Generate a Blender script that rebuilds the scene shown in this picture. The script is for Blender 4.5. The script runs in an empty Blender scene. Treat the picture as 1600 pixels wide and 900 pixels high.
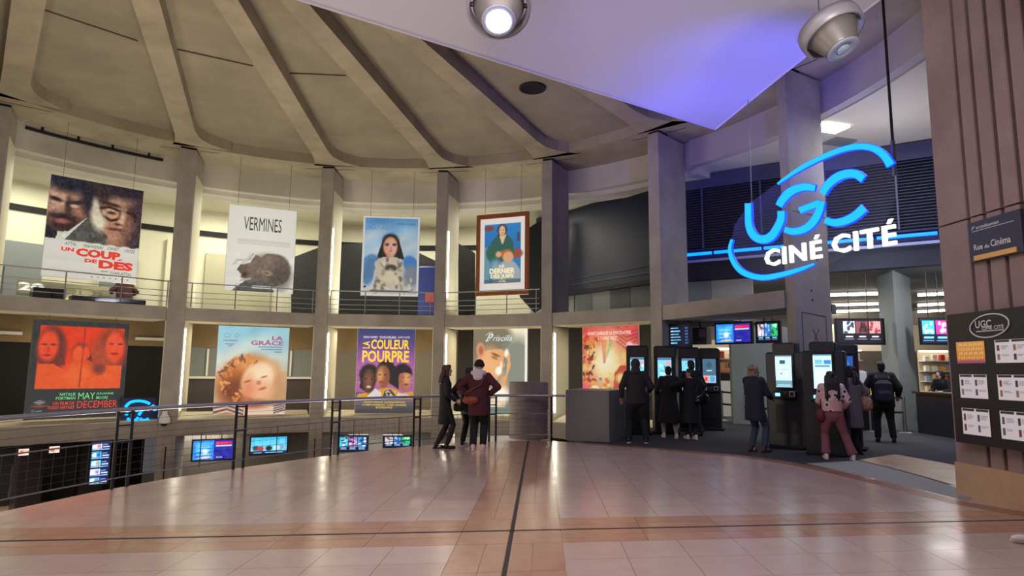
import bpy, bmesh, math, random
import numpy as np
from mathutils import Vector, Matrix, Quaternion

random.seed(7)
rng = np.random.default_rng(7)
C = bpy.context.scene.collection
PI = math.pi
R = math.radians

# ------------------------------------------------------------------ camera
EYE, FPX, PITCH, ROLL = 1.6, 1000.0, 0.1284, 0.0095
cam_d = bpy.data.cameras.new('camera')
cam = bpy.data.objects.new('camera', cam_d); C.objects.link(cam)
cam_d.sensor_width = 36.0
cam_d.lens = FPX / 1600 * 36.0
cam_d.clip_end = 200
cam.matrix_world = Matrix.Translation((0, 0, EYE)) @ Matrix.Rotation(PI/2 + PITCH, 4, 'X') @ Matrix.Rotation(ROLL, 4, 'Z')
bpy.context.scene.camera = cam

# ------------------------------------------------------------------ world, exposure, large lights
sc = bpy.context.scene
sc.view_settings.view_transform = 'Standard'
sc.view_settings.look = 'None'
sc.view_settings.gamma = 1
sc.view_settings.use_curve_mapping = False
sc.view_settings.exposure = 0.0
w = bpy.data.worlds.new('world'); sc.world = w
w.use_nodes = True
w.node_tree.nodes['Background'].inputs[0].default_value = (0.80, 0.74, 0.78, 1)
w.node_tree.nodes['Background'].inputs[1].default_value = 0.10

def area(loc, target, sx, sy, power, col, spread=180):
    l = bpy.data.lights.new('area_light', 'AREA'); l.shape = 'RECTANGLE'
    l.size = sx; l.size_y = sy; l.energy = power; l.color = col; l.spread = R(spread)
    o = bpy.data.objects.new('area_light', l); C.objects.link(o)
    o.location = loc
    o.rotation_euler = (Vector(target) - Vector(loc)).to_track_quat('-Z', 'Y').to_euler()
    return o
def spot(loc, target, power, col, ang, blend=0.5, rad=0.15):
    l = bpy.data.lights.new('spot_light', 'SPOT'); l.energy = power; l.color = col
    l.spot_size = R(ang); l.spot_blend = blend; l.shadow_soft_size = rad
    o = bpy.data.objects.new('spot_light', l); C.objects.link(o)
    o.location = loc
    o.rotation_euler = (Vector(target) - Vector(loc)).to_track_quat('-Z', 'Y').to_euler()
    return o
WARM = (1.0, 0.86, 0.62); CREAM = (1.0, 0.955, 0.79); BLUE = (0.12, 0.16, 1.0); COOL = (0.92, 0.94, 1.0)

# ring geometry (rotunda): centre, radius, measured pillar fronts
RC = Vector((-4.15, 11.9)); RR = 10.8
AK = {k: R(127 - 22.5*(k-1)) for k in range(-1, 8)}
PF = {0: ((-14.42, 16.90), (-14.07, 17.16)), 1: ((-10.97, 20.31), (-10.55, 20.60)), 2: ((-6.90, 22.36), (-6.46, 22.36)),
      3: ((-2.77, 22.68), (-2.39, 22.70)), 4: ((0.99, 21.35), (1.33, 21.20)), 5: ((4.09, 18.80), (4.35, 18.51)), 6: ((6.30, 14.75), (6.40, 14.36))}
PD = {0: 122, 1: 107, 2: 91.3, 3: 78, 4: 63.6, 5: 45.3, 6: 31.4}
def pol(a, r, z=0): return Vector((RC.x + r*math.cos(a), RC.y + r*math.sin(a), z))

# lights of the place: gallery ceiling lamps, poster strips, canopy projectors, hall tubes
for a, p in ((141, 260), (117, 300), (94, 260), (78, 200)):
    q = pol(R(a), 14.2, 7.95); area(q, q + Vector((0, 0, -1)), 2.6, 1.0, p, CREAM)
for a, p in ((139, 45), (115, 45), (93, 50), (71, 55), (48, 45)):
    q = pol(R(a), 12.0, 3.0); area(q, pol(R(a), 11.5, 0), 3.0, 0.25, p, WARM)
    q = pol(R(a), 12.6, 2.9); area(q, pol(R(a), 14.0, 1.0), 2.5, 0.3, p*0.35, WARM)
# canopy projectors (white on the near part, blue on the tip), an added fill lamp for its bounce on the floor
spot((4.6, 8.6, 4.6), (4.5, 12.9, 7.1), 900, (0.09, 0.09, 1.0), 84, 1.0)
spot((3.2, 11.6, 3.6), (4.4, 14.2, 7.2), 520, (0.07, 0.07, 1.0), 80, 1.0)
spot((4.0, 10.9, 4.2), (4.72, 8.7, 5.9), 220, (0.12, 0.2, 1.0), 22, 0.8)
spot((1.2, 8.6, 4.2), (2.2, 11.6, 7.1), 200, (0.30, 0.18, 1.0), 95, 1.0)
spot((-0.6, 5.0, 5.0), (-2.2, 8.6, 7.1), 230, (1.0, 0.86, 0.94), 110, 1.0)
spot((3.9, 5.6, 5.2), (4.3, 8.8, 7.1), 250, (1.0, 0.90, 0.88), 80, 1.0)
area((0.5, 5.0, 6.6), (0.3, 7.5, 0), 5, 3, 235, (1.0, 0.86, 0.90))
# unseen warm fill lamps, added beside and below the opening to light the vault
area((-8.5, 6.0, 1.4), (-3.5, 17, 9), 2.5, 2.0, 260, (1.0, 0.86, 0.66))
area((-7.6, 14.2, -1.4), (-7.0, 14.6, 9), 3.2, 3.0, 330, (1.0, 0.89, 0.72))
area((-3.6, 16.6, -1.6), (-3.2, 16.4, 9), 3.0, 2.0, 200, (1.0, 0.89, 0.74))
for a in (138, 115.5, 93, 71):
    q = pol(R(a), 11.9, 3.62); area(q, q + Vector((0, 0, 1)), 2.6, 0.4, 70, CREAM)  # unseen uplights, added to brighten the ring soffit and fascia
    q = pol(R(a), 11.7, 0.3); area(q, pol(R(a), 13.5, 2.6), 2.4, 0.3, 26, WARM)
# tall lobby right of the ring and the cinema hall
area((9.3, 15.3, 5.6), (9.3, 15.6, 9), 2.5, 1.5, 50, (0.84, 0.82, 1.0))  # unseen uplight added for the lobby ceiling
area((9.5, 14.6, 7.8), (9.5, 14.6, 0), 2, 2, 120, COOL)
area((8.6, 15.9, 4.4), (11.6, 18.9, 1.8), 1.5, 0.6, 110, COOL)  # unseen fill added to brighten the square hall pillar
area((12.6, 16.4, 4.4), (11.8, 18.6, 1.8), 1.0, 0.6, 90, COOL)  # second added fill for the same pillar
area((7.2, 8.4, 6.8), (5.6, 13.0, 4.0), 1.0, 1.0, 190, (0.66, 0.58, 1.0))  # unseen purple fill, added to tint the right-hand pillars and soffit
for x, y in ((9, 21), (14, 21), (9, 26), (14, 26)):
    area((x, y, 4.3), (x, y, 0), 3, 1, 130, (1, 0.96, 0.88))
for x, y, p in ((-11, 23.5, 90), (-5, 24.5, 80), (-1, 24.5, 60), (-17.5, 20, 320), (-13, 19, 60)):
    area((x, y, -0.7), (x, y, -3.4), 2, 1, p, (1, 0.88, 0.74))

# ------------------------------------------------------------------ pixel -> world helpers (calibrated from the photograph)
def ray(u, v):
    x, y = u - 800, v - 450
    cr, sr = math.cos(ROLL), math.sin(ROLL)
    X = x*cr + y*sr; Y = -x*sr + y*cr
    c, s = math.cos(PITCH), math.sin(PITCH)
    return Vector((X/FPX, c + Y/FPX*s, s - Y/FPX*c))
O = Vector((0, 0, EYE))
def on_z(u, v, z):
    r = ray(u, v); return O + r*((z - EYE)/r.z)
def on_y(u, v, y):
    r = ray(u, v); return O + r*(y/r.y)
def on_pl(u, v, p, d):
    """hit of the pixel's ray with the vertical plane through p along plan direction d"""
    r = ray(u, v); n = Vector((-d[1], d[0], 0)); p = Vector((p[0], p[1], 0))
    return O + r*(n.dot(p - O)/n.dot(r))

# ------------------------------------------------------------------ materials
MATS = {}
def lin(c):
    return tuple(((x/12.92) if x <= 0.04045 else ((x+0.055)/1.055)**2.4) for x in c)
def rgb(r, g, b): return lin((r/255, g/255, b/255))
def mat(name, col, rough=0.6, metal=0.0, var=0.0, scale=3.0, bump=0.0, bscale=40.0, emit=None, strength=0.0, spec=0.5, alpha=1.0, trans=0.0):
    if name in MATS: return MATS[name]
    m = bpy.data.materials.new(name); m.use_nodes = True
    nt = m.node_tree; b = nt.nodes['Principled BSDF']
    b.inputs['Base Color'].default_value = (*col, 1); b.inputs['Roughness'].default_value = rough
    b.inputs['Metallic'].default_value = metal; b.inputs['Specular IOR Level'].default_value = spec
    b.inputs['Alpha'].default_value = alpha; b.inputs['Transmission Weight'].default_value = trans
    if var or bump:
        tc = nt.nodes.new('ShaderNodeTexCoord')
        if var:
            n = nt.nodes.new('ShaderNodeTexNoise'); n.inputs['Scale'].default_value = scale; n.inputs['Detail'].default_value = 8; n.inputs['Roughness'].default_value = 0.65
            nt.links.new(tc.outputs['Object'], n.inputs['Vector'])
            cr = nt.nodes.new('ShaderNodeValToRGB')
            cr.color_ramp.elements[0].position = 0.3; cr.color_ramp.elements[1].position = 0.72
            cr.color_ramp.elements[0].color = (*[x*(1-var) for x in col], 1)
            cr.color_ramp.elements[1].color = (*[min(1, x*(1+var)) for x in col], 1)
            nt.links.new(n.outputs['Fac'], cr.inputs['Fac']); nt.links.new(cr.outputs['Color'], b.inputs['Base Color'])
        if bump:
            n2 = nt.nodes.new('ShaderNodeTexNoise'); n2.inputs['Scale'].default_value = bscale; n2.inputs['Detail'].default_value = 6
            nt.links.new(tc.outputs['Object'], n2.inputs['Vector'])
            bp = nt.nodes.new('ShaderNodeBump'); bp.inputs['Strength'].default_value = bump; bp.inputs['Distance'].default_value = 0.02
            nt.links.new(n2.outputs['Fac'], bp.inputs['Height']); nt.links.new(bp.outputs['Normal'], b.inputs['Normal'])
    if emit is not None:
        b.inputs['Emission Color'].default_value = (*emit, 1); b.inputs['Emission Strength'].default_value = strength
    MATS[name] = m
    return m
def emat(name, col, s): return mat(name, (0.02, 0.02, 0.02), 0.5, emit=col, strength=s)
def picmat(name, strength, rough=0.5, base=1.0):
    """colours come from the sheet's own painted attribute; strength > 0 for screens and backlit sheets"""
    m = bpy.data.materials.new(name); m.use_nodes = True
    nt = m.node_tree; b = nt.nodes['Principled BSDF']
    a = nt.nodes.new('ShaderNodeAttribute'); a.attribute_name = 'print'
    mx = nt.nodes.new('ShaderNodeMix'); mx.data_type = 'RGBA'; mx.blend_type = 'MULTIPLY'; mx.inputs['Factor'].default_value = 1
    mx.inputs['B'].default_value = (base, base, base, 1)
    nt.links.new(a.outputs['Color'], mx.inputs['A']); nt.links.new(mx.outputs['Result'], b.inputs['Base Color'])
    b.inputs['Roughness'].default_value = rough
    if strength:
        nt.links.new(a.outputs['Color'], b.inputs['Emission Color']); b.inputs['Emission Strength'].default_value = strength
    return m

def concrete(name, c, var=0.22, scale=0.9, rough=0.85): return mat(name, c, rough, var=var, scale=scale, bump=0.35, bscale=18)
M_CONC = concrete('concrete_grey', rgb(158, 151, 140))
M_VAULT = concrete('concrete_vault', rgb(158, 146, 124), 0.26, 0.7)
M_PANEL = concrete('concrete_vault_panel', rgb(146, 136, 116), 0.22, 0.55)
M_PIER = concrete('concrete_pier', rgb(150, 128, 126), 0.16, 1.3)
M_PLASTER = mat('plaster_cream', rgb(214, 208, 184), 0.8, var=0.06, scale=0.8)
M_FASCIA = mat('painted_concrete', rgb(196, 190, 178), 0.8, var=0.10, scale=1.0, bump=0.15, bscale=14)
M_DARK = mat('dark_paint', rgb(26, 26, 30), 0.6)
M_NAVY = mat('navy_cladding', rgb(20, 24, 52), 0.45)
M_BLACK = mat('black_plastic', rgb(16, 16, 20), 0.35)
M_BLACKM = mat('black_matt', rgb(12, 12, 15), 0.8)
M_STEEL = mat('brushed_steel', rgb(150, 148, 150), 0.35, 0.9)
M_STEELD = mat('dark_steel', rgb(70, 66, 66), 0.45, 0.7)
M_WIRE = mat('mesh_wire', rgb(96, 92, 92), 0.5, 0.6)
M_WHITE = mat('white_paint', rgb(230, 228, 222), 0.6)
M_GREYW = mat('grey_wall', rgb(128, 134, 132), 0.75, var=0.05, scale=1.5)
M_CARPET = mat('carpet_charcoal', rgb(58, 58, 62), 0.95, var=0.25, scale=60, bump=0.4, bscale=300)
M_TUBE = emat('tube_light', (1, 0.95, 0.82), 9)
M_STRIP = emat('led_strip', (1, 0.93, 0.74), 14)

# ------------------------------------------------------------------ object helpers
def prop(o, label=None, cat=None, group=None, kind=None):
    if label: o['label'] = label
    if cat: o['category'] = cat
    if group: o['group'] = group
    if kind: o['kind'] = kind
    return o
def empty(name, loc=(0, 0, 0), rz=0.0, label=None, cat=None, group=None, kind=None):
    o = bpy.data.objects.new(name, None); C.objects.link(o)
    o.location = loc; o.rotation_euler = (0, 0, rz); o.empty_display_size = 0.2
    return prop(o, label, cat, group, kind)
def root_of(o):
    while o.parent: o = o.parent
    return o
def link(name, me, parent=None):
    o = bpy.data.objects.new(name, me); C.objects.link(o)
    if parent is not None: o.parent = parent
    return o
class MB:
    def __init__(s): s.v = []; s.f = []; s.sm = []
    def add(s, vs, fs, smooth=False):
        n = len(s.v); s.v += [tuple(p) for p in vs]
        s.f += [tuple(i + n for i in f) for f in fs]; s.sm += [smooth]*len(fs); return s
    def box(s, c, d, rz=0.0, tilt=None):
        hx, hy, hz = d[0]/2, d[1]/2, d[2]/2
        m = Matrix.Rotation(rz, 3, 'Z')
        if tilt is not None: m = m @ Matrix.Rotation(tilt, 3, 'X')
        c = Vector(c)
        vs = [c + m @ Vector((x, y, z)) for z in (-hz, hz) for x, y in ((-hx, -hy), (hx, -hy), (hx, hy), (-hx, hy))]
        return s.add(vs, [(3, 2, 1, 0), (4, 5, 6, 7), (0, 1, 5, 4), (1, 2, 6, 5), (2, 3, 7, 6), (3, 0, 4, 7)])
    def bbox(s, c, d, bev=0.02, rz=0.0):
        """box with chamfered vertical and horizontal edges"""
        hx, hy, hz = d[0]/2, d[1]/2, d[2]/2; b = min(bev, hx*.9, hy*.9, hz*.9)
        m = Matrix.Rotation(rz, 3, 'Z'); c = Vector(c)
        def ringp(ix, z): 
            x, y = hx - ix, hy - ix
            k = b*0.6
            return [c + m @ Vector(p) for p in ((-x+k, -y, z), (x-k, -y, z), (x, -y+k, z), (x, y-k, z), (x-k, y, z), (-x+k, y, z), (-x, y-k, z), (-x, -y+k, z))]
        rs = [ringp(b, -hz), ringp(0, -hz+b), ringp(0, hz-b), ringp(b, hz)]
        vs = sum(rs, []); fs = [tuple(range(7, -1, -1)), tuple(range(24, 32))]
        for i in range(3):
            for j in range(8):
                fs.append((i*8+j, i*8+(j+1) % 8, (i+1)*8+(j+1) % 8, (i+1)*8+j))
        return s.add(vs, fs)
    def prism(s, poly, z0, z1):
        n = len(poly)
        a = sum(poly[i][0]*poly[(i+1) % n][1] - poly[(i+1) % n][0]*poly[i][1] for i in range(n))
        if a < 0: poly = poly[::-1]
        vs = [(p[0], p[1], z0) for p in poly] + [(p[0], p[1], z1) for p in poly]
        fs = [tuple(range(n-1, -1, -1)), tuple(range(n, 2*n))] + [(i, (i+1) % n, n+(i+1) % n, n+i) for i in range(n)]
        return s.add(vs, fs)
    def tube(s, pts, r, n=8, cap=True, smooth=True):
        pts = [Vector(p) for p in pts]; rs = r if isinstance(r, (list, tuple)) else [r]*len(pts)
        rings = []; up = None
        for i, p in enumerate(pts):
            t = (pts[min(i+1, len(pts)-1)] - pts[max(i-1, 0)]).normalized()
            if up is None:
                up = Vector((0, 0, 1)) if abs(t.z) < 0.9 else Vector((1, 0, 0))
            a = up.cross(t)
            if a.length < 1e-6: a = Vector((1, 0, 0)).cross(t)
            a.normalize(); b = t.cross(a); up = b
            # t x a
            rings.append([p + (a*math.cos(2*PI*j/n) + b*math.sin(2*PI*j/n))*rs[i] for j in range(n)])
        vs = sum(rings, []); fs = []
        for i in range(len(pts)-1):
            for j in range(n):
                fs.append((i*n+j, i*n+(j+1) % n, (i+1)*n+(j+1) % n, (i+1)*n+j))
        s.add(vs, fs, smooth)
        if cap: s.add(rings[0], [tuple(range(n-1, -1, -1))]); s.add(rings[-1], [tuple(range(n))])
        return s
    def lathe(s, c, prof, n=24, rot=None, cap=False):
        c = Vector(c); m = rot if rot is not None else Matrix.Identity(3)
        vs = [c + m @ Vector((r*math.cos(2*PI*j/n), r*math.sin(2*PI*j/n), z)) for r, z in prof for j in range(n)]
        fs = [(i*n+j, i*n+(j+1) % n, (i+1)*n+(j+1) % n, (i+1)*n+j) for i in range(len(prof)-1) for j in range(n)]
        s.add(vs, fs, True)
        if cap:
            k = len(prof)-1
            s.add(vs[:n], [tuple(range(n-1, -1, -1))]); s.add(vs[k*n:], [tuple(range(n))])
        return s
    def ell(s, c, r, rot=None, nu=14, nv=9):
        c = Vector(c); m = rot if rot is not None else Matrix.Identity(3)
        vs = []; fs = []
        for i in range(nv+1):
            t = PI*i/nv
            for j in range(nu):
                q = 2*PI*j/nu
                vs.append(c + m @ Vector((r[0]*math.sin(t)*math.cos(q), r[1]*math.sin(t)*math.sin(q), -r[2]*math.cos(t))))
        for i in range(nv):
            for j in range(nu):
                fs.append((i*nu+j, i*nu+(j+1) % nu, (i+1)*nu+(j+1) % nu, (i+1)*nu+j))
        return s.add(vs, fs, True)
    def loft(s, rings, n=18):
        """rings: (cx, cy, z, rx, ry)"""
        vs = []; fs = []
        for cx, cy, z, rx, ry in rings:
            vs += [(cx + rx*math.cos(2*PI*j/n), cy + ry*math.sin(2*PI*j/n), z) for j in range(n)]
        for i in range(len(rings)-1):
            for j in range(n):
                fs.append((i*n+j, i*n+(j+1) % n, (i+1)*n+(j+1) % n, (i+1)*n+j))
        k = (len(rings)-1)*n
        fs += [tuple(range(n-1, -1, -1)), tuple(range(k, k+n))]
        return s.add(vs, fs, True)
    def ring(s, r0, r1, z0, z1, a0, a1, step=2.5):
        """solid annular sector about the rotunda's centre, angles in degrees"""
        n = max(1, int(abs(a1-a0)/step)); vs = []; fs = []
        for i in range(n+1):
            a = R(a0 + (a1-a0)*i/n)
            for r, z in ((r0, z0), (r1, z0), (r1, z1), (r0, z1)): vs.append(pol(a, r, z))
        for i in range(n):
            for j in range(4):
                fs.append((i*4+j, (i+1)*4+j, (i+1)*4+(j+1) % 4, i*4+(j+1) % 4))
        fs += [(3, 2, 1, 0), (n*4, n*4+1, n*4+2, n*4+3)]
        s.add(vs, fs); return s
    def mesh(s, name, off=None):
        me = bpy.data.meshes.new(name)
        vs = s.v if off is None else [(p[0]-off[0], p[1]-off[1], p[2]-off[2]) for p in s.v]
        me.from_pydata(vs, [], s.f); me.polygons.foreach_set('use_smooth', s.sm); me.update()
        return me
    def build(s, name, m, parent=None, local=False, fix=True):
        off = None
        if parent is not None and not local: off = root_of(parent).location
        me = s.mesh(name, off)
        if fix:
            bm = bmesh.new(); bm.from_mesh(me); bmesh.ops.recalc_face_normals(bm, faces=bm.faces); bm.to_mesh(me); bm.free()
        if m is not None: me.materials.append(m)
        return link(name, me, parent)
def arc(a0, a1, r, n=None):
    n = n or max(2, int(abs(a1-a0)/3)); return [pol(R(a0+(a1-a0)*i/n), r).to_2d() for i in range(n+1)]

# ------------------------------------------------------------------ flat printed sheets: painted grids and lettering
class Canvas:
    def __init__(s, nx, ny, col=(0, 0, 0)):
        s.nx, s.ny = nx, ny
        s.x, s.y = np.meshgrid(np.linspace(0, 1, nx), np.linspace(0, 1, ny))
        s.a = np.zeros((ny, nx, 3)) + np.array(col)/255
    def blend(s, m, col):
        m = np.clip(m, 0, 1)[..., None]; s.a = s.a*(1-m) + np.array(col)/255*m; return s
    def vgrad(s, y0, c0, y1, c1, x0=0, x1=1):
        t = np.clip((s.y-y0)/(y1-y0), 0, 1)[..., None]
        g = np.array(c0)/255*(1-t) + np.array(c1)/255*t
        m = ((s.y >= y0) & (s.y <= y1) & (s.x >= x0) & (s.x <= x1))[..., None]
        s.a = np.where(m, g, s.a); return s
    def rect(s, x0, y0, x1, y1, col, op=1): return s.blend(op*((s.x >= x0) & (s.x <= x1) & (s.y >= y0) & (s.y <= y1)), col)
    def ell(s, cx, cy, rx, ry, col, soft=0.12, rot=0, op=1):
        c, n = math.cos(R(rot)), math.sin(R(rot)); dx, dy = s.x-cx, s.y-cy
        d = np.sqrt(((dx*c+dy*n)/rx)**2 + ((-dx*n+dy*c)/ry)**2)
        return s.blend(op*np.clip((1+soft-d)/(2*soft), 0, 1), col)
    def poly(s, pts, col, op=1):
        ins = np.zeros_like(s.x, bool); n = len(pts)
        for i in range(n):
            x0, y0 = pts[i]; x1, y1 = pts[(i+1) % n]
            if y0 == y1: continue
            c = ((y0 > s.y) != (y1 > s.y)) & (s.x < (x1-x0)*(s.y-y0)/(y1-y0) + x0); ins ^= c
        return s.blend(op*ins, col)
    def line(s, pts, wd, col, op=1):
        for (x0, y0), (x1, y1) in zip(pts[:-1], pts[1:]):
            dx, dy = x1-x0, y1-y0; t = np.clip(((s.x-x0)*dx+(s.y-y0)*dy)/(dx*dx+dy*dy+1e-9), 0, 1)
            d = np.hypot(s.x-x0-t*dx, s.y-y0-t*dy); s.blend(op*np.clip((wd-d)/wd*2, 0, 1), col)
        return s
    def noise(s, k, amp, mask=None):
        g = rng.normal(size=(max(2, int(s.ny*k)), max(2, int(s.nx*k))))
        yi = np.linspace(0, g.shape[0]-1.001, s.ny); xi = np.linspace(0, g.shape[1]-1.001, s.nx)
        y0 = yi.astype(int); x0 = xi.astype(int); fy = (yi-y0)[:, None]; fx = (xi-x0)[None]
        v = (g[y0][:, x0]*(1-fy)*(1-fx) + g[np.minimum(y0+1, g.shape[0]-1)][:, x0]*fy*(1-fx) + g[y0][:, np.minimum(x0+1, g.shape[1]-1)]*(1-fy)*fx + g[np.minimum(y0+1, g.shape[0]-1)][:, np.minimum(x0+1, g.shape[1]-1)]*fy*fx)
        v = v*amp
        if mask is not None: v = v*mask
        s.a = np.clip(s.a + v[..., None], 0, 1); return s
class Frame:
    """a flat rectangle: o bottom-left, ex/ez full edges, n towards the viewer"""
    def __init__(s, o, ex, ez):
        s.o, s.ex, s.ez = Vector(o), Vector(ex), Vector(ez); s.n = s.ex.cross(s.ez).normalized()
    def at(s, x, y, d=0.0): return s.o + s.ex*x + s.ez*y + s.n*d
    def sub(s, x0, y0, x1, y1, d=0.0): return Frame(s.at(x0, y0, d), s.ex*(x1-x0), s.ez*(y1-y0))
def frame_px(tl, tr, br, bl, p, d):
    """upright rectangle on the vertical plane (p, d) that covers the four photo pixels"""
    q = [on_pl(*x, p, d) for x in (tl, tr, br, bl)]
    zt = (q[0].z+q[1].z)/2; zb = (q[2].z+q[3].z)/2
    l = (q[0]+q[3])/2; r = (q[1]+q[2])/2
    return Frame((l.x, l.y, zb), (r.x-l.x, r.y-l.y, 0), (0, 0, zt-zb))
def sheet(name, cv, fr, m, parent=None, local=False):
    nx, ny = cv.nx, cv.ny
    off = root_of(parent).location if (parent is not None and not local) else Vector((0, 0, 0))
    P = (np.array(fr.o)-np.array(off))[None, None] + cv.x[..., None]*np.array(fr.ex) + cv.y[..., None]*np.array(fr.ez)
    idx = np.arange(nx*ny).reshape(ny, nx)
    q = np.stack([idx[:-1, :-1], idx[:-1, 1:], idx[1:, 1:], idx[1:, :-1]], -1).reshape(-1, 4)
    me = bpy.data.meshes.new(name); me.from_pydata(P.reshape(-1, 3).tolist(), [], q.tolist())
    at = me.color_attributes.new('print', 'FLOAT_COLOR', 'POINT')
    a = np.clip(cv.a, 0, 1); a = np.where(a <= 0.04045, a/12.92, ((a+0.055)/1.055)**2.4)
    at.data.foreach_set('color', np.concatenate([a, np.ones((ny, nx, 1))], -1).astype(np.float32).ravel())
    me.materials.append(m); return link(name, me, parent)
def slab(name, fr, th, m, parent=None, grow=0.0, local=False, d=-0.004):
    """box behind a sheet"""
    n = fr.n; ex = fr.ex.normalized(); ez = fr.ez.normalized()
    a = [fr.o - ex*grow - ez*grow, fr.o + fr.ex + ex*grow - ez*grow, fr.o + fr.ex + fr.ez + ex*grow + ez*grow, fr.o + fr.ez - ex*grow + ez*grow]
    b = MB(); b.add([p + n*d for p in a] + [p + n*(d-th) for p in a], [(0, 1, 2, 3), (7, 6, 5, 4), (0, 4, 5, 1), (1, 5, 6, 2), (2, 6, 7, 3), (3, 7, 4, 0)])
    return b.build(name, m, parent, local)
_tc = {}
def text_mesh(s, bold=0.0, shear=0.0, ext=0.0):
    k = (s, bold, shear, ext)
    if k in _tc: return _tc[k]
    cu = bpy.data.curves.new('lettering', 'FONT'); cu.body = s; cu.resolution_u = 2; cu.offset = bold; cu.shear = shear; cu.extrude = ext
    o = bpy.data.objects.new('lettering', cu); C.objects.link(o)
    bpy.context.view_layer.update()
    me = bpy.data.meshes.new_from_object(o.evaluated_get(bpy.context.evaluated_depsgraph_get()))
    bpy.data.objects.remove(o); bpy.data.curves.remove(cu)
    v = np.array([p.co[:] for p in me.vertices]); f = [tuple(p.vertices) for p in me.polygons]
    bpy.data.meshes.remove(me); _tc[k] = (v, f); return _tc[k]
def text(s, fr, x0, y0, x1, y1, m, parent, bold=0.0, shear=0.0, d=0.006, local=False, name='lettering', depth=0.0):
    """lettering fitted to a box given in the frame's 0..1 coordinates"""
    v, f = text_mesh(s, bold, shear, 0.5 if depth else 0.0)
    if not len(v): return None
    lo, hi = v.min(0), v.max(0)
    b = MB()
    vs = [fr.at(x0 + (p[0]-lo[0])/(hi[0]-lo[0])*(x1-x0), y0 + (p[1]-lo[1])/(hi[1]-lo[1])*(y1-y0), d + (p[2]+0.5)*depth) for p in v]
    b.add(vs, f); return b.build(name, m, parent, local, fix=False)
# ================================================================== STRUCTURE
# ---------------------------------------------------------------- floor of the round place
JC = on_z(800, 829, 0)                                     # crossing of the two dark joints
HX = (on_z(1600, 812, 0) - on_z(0, 845, 0)).normalized()   # along the cross joint
HY = (on_z(823, 690, 0) - on_z(780, 900, 0)).normalized()  # along the long joint
EDGE_L = [(-5.95, 4.2), (-5.85, 5.8), (-5.68, 7.1), (-5.36, 8.5), (-4.95, 9.6), (-4.40, 10.6), (-3.70, 11.75), (-2.99, 12.78), (-2.13, 13.75), (-1.15, 14.55), (-0.1, 15.05), (0.95, 15.15)]
EDGE_R = [(1.75, 14.75), (2.53, 14.25), (3.30, 13.80), (3.93, 13.34), (4.50, 12.83), (4.95, 12.25), (5.25, 11.55), (5.45, 10.8), (5.60, 10.0), (5.70, 9.2), (5.80, 8.4), (6.2, 7.6), (9.0, 6.4)]
PLACE = EDGE_L + EDGE_R + [(9.0, 1.0), (4, -2.0), (-4, -2.0), (-6, 1.5)]
def clip_poly(poly, clip):
    """Sutherland-Hodgman against a convex clockwise outline"""
    out = list(poly); n = len(clip)
    for i in range(n):
        ax, ay = clip[i]; bx, by = clip[(i+1) % n]
        def side(p): return (bx-ax)*(p[1]-ay) - (by-ay)*(p[0]-ax) <= 1e-9
        src, out = out, []
        for j in range(len(src)):
            p, q = src[j], src[(j+1) % len(src)]
            sp, sq = side(p), side(q)
            if sp: out.append(p)
            if sp != sq:
                d1 = (bx-ax)*(p[1]-ay) - (by-ay)*(p[0]-ax); d2 = (bx-ax)*(q[1]-ay) - (by-ay)*(q[0]-ax)
                t = d1/(d1-d2); out.append((p[0]+(q[0]-p[0])*t, p[1]+(q[1]-p[1])*t))
        if not out: return []
    return out
def inset_right(poly, dist):
    out = []
    for i, p in enumerate(poly):
        a = Vector(poly[max(0, i-1)]); b = Vector(poly[min(len(poly)-1, i+1)])
        t = (b-a).normalized(); n = Vector((t.y, -t.x)); out.append(tuple(Vector(p) + n*dist))
    return out
def hull(pts):
    pts = sorted(set(pts)); lo = []; up = []
    for p in pts:
        while len(lo) > 1 and (lo[-1][0]-lo[-2][0])*(p[1]-lo[-2][1]) - (lo[-1][1]-lo[-2][1])*(p[0]-lo[-2][0]) <= 0: lo.pop()
        lo.append(p)
    for p in reversed(pts):
        while len(up) > 1 and (up[-1][0]-up[-2][0])*(p[1]-up[-2][1]) - (up[-1][1]-up[-2][1])*(p[0]-up[-2][0]) <= 0: up.pop()
        up.append(p)
    return (lo[:-1] + up[:-1])[::-1]                       # clockwise
def stone(name, c, rough, var, scale):
    m = mat(name, c, rough, var=var, scale=scale)
    nt = m.node_tree; b = nt.nodes['Principled BSDF']; b.inputs['Specular IOR Level'].default_value = 0.55
    nz = nt.nodes.new('ShaderNodeTexNoise'); nz.inputs['Scale'].default_value = 1.7; nz.inputs['Detail'].default_value = 5
    mr = nt.nodes.new('ShaderNodeMapRange'); mr.inputs[1].default_value = 0.3; mr.inputs[2].default_value = 0.7; mr.inputs[3].default_value = rough*0.8; mr.inputs[4].default_value = rough*1.35
    tc = nt.nodes.new('ShaderNodeTexCoord'); nt.links.new(tc.outputs['Object'], nz.inputs['Vector'])
    nt.links.new(nz.outputs['Fac'], mr.inputs[0]); nt.links.new(mr.outputs[0], b.inputs['Roughness'])
    return m
PALE = [stone('stone_pale_%d' % i, rgb(*c), 0.2, 0.06, 4) for i, c in enumerate(((190, 166, 156), (188, 164, 154), (192, 168, 158), (189, 164, 153)))]
BAND = [stone('stone_band_%d' % i, rgb(*c), 0.2, 0.12, 5) for i, c in enumerate(((176, 136, 112), (173, 132, 108), (179, 140, 116)))]
EDGEM = stone('stone_edge', rgb(150, 104, 76), 0.3, 0.15, 6)
M_JOINT = mat('joint_dark', rgb(44, 36, 34), 0.6)
M_GROUT = mat('grout', rgb(178, 150, 138), 0.4)
fl = MB()
fl.prism(PLACE, -0.42, -0.012)
floor = fl.build('floor', M_GROUT); prop(floor, kind='structure')
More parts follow.
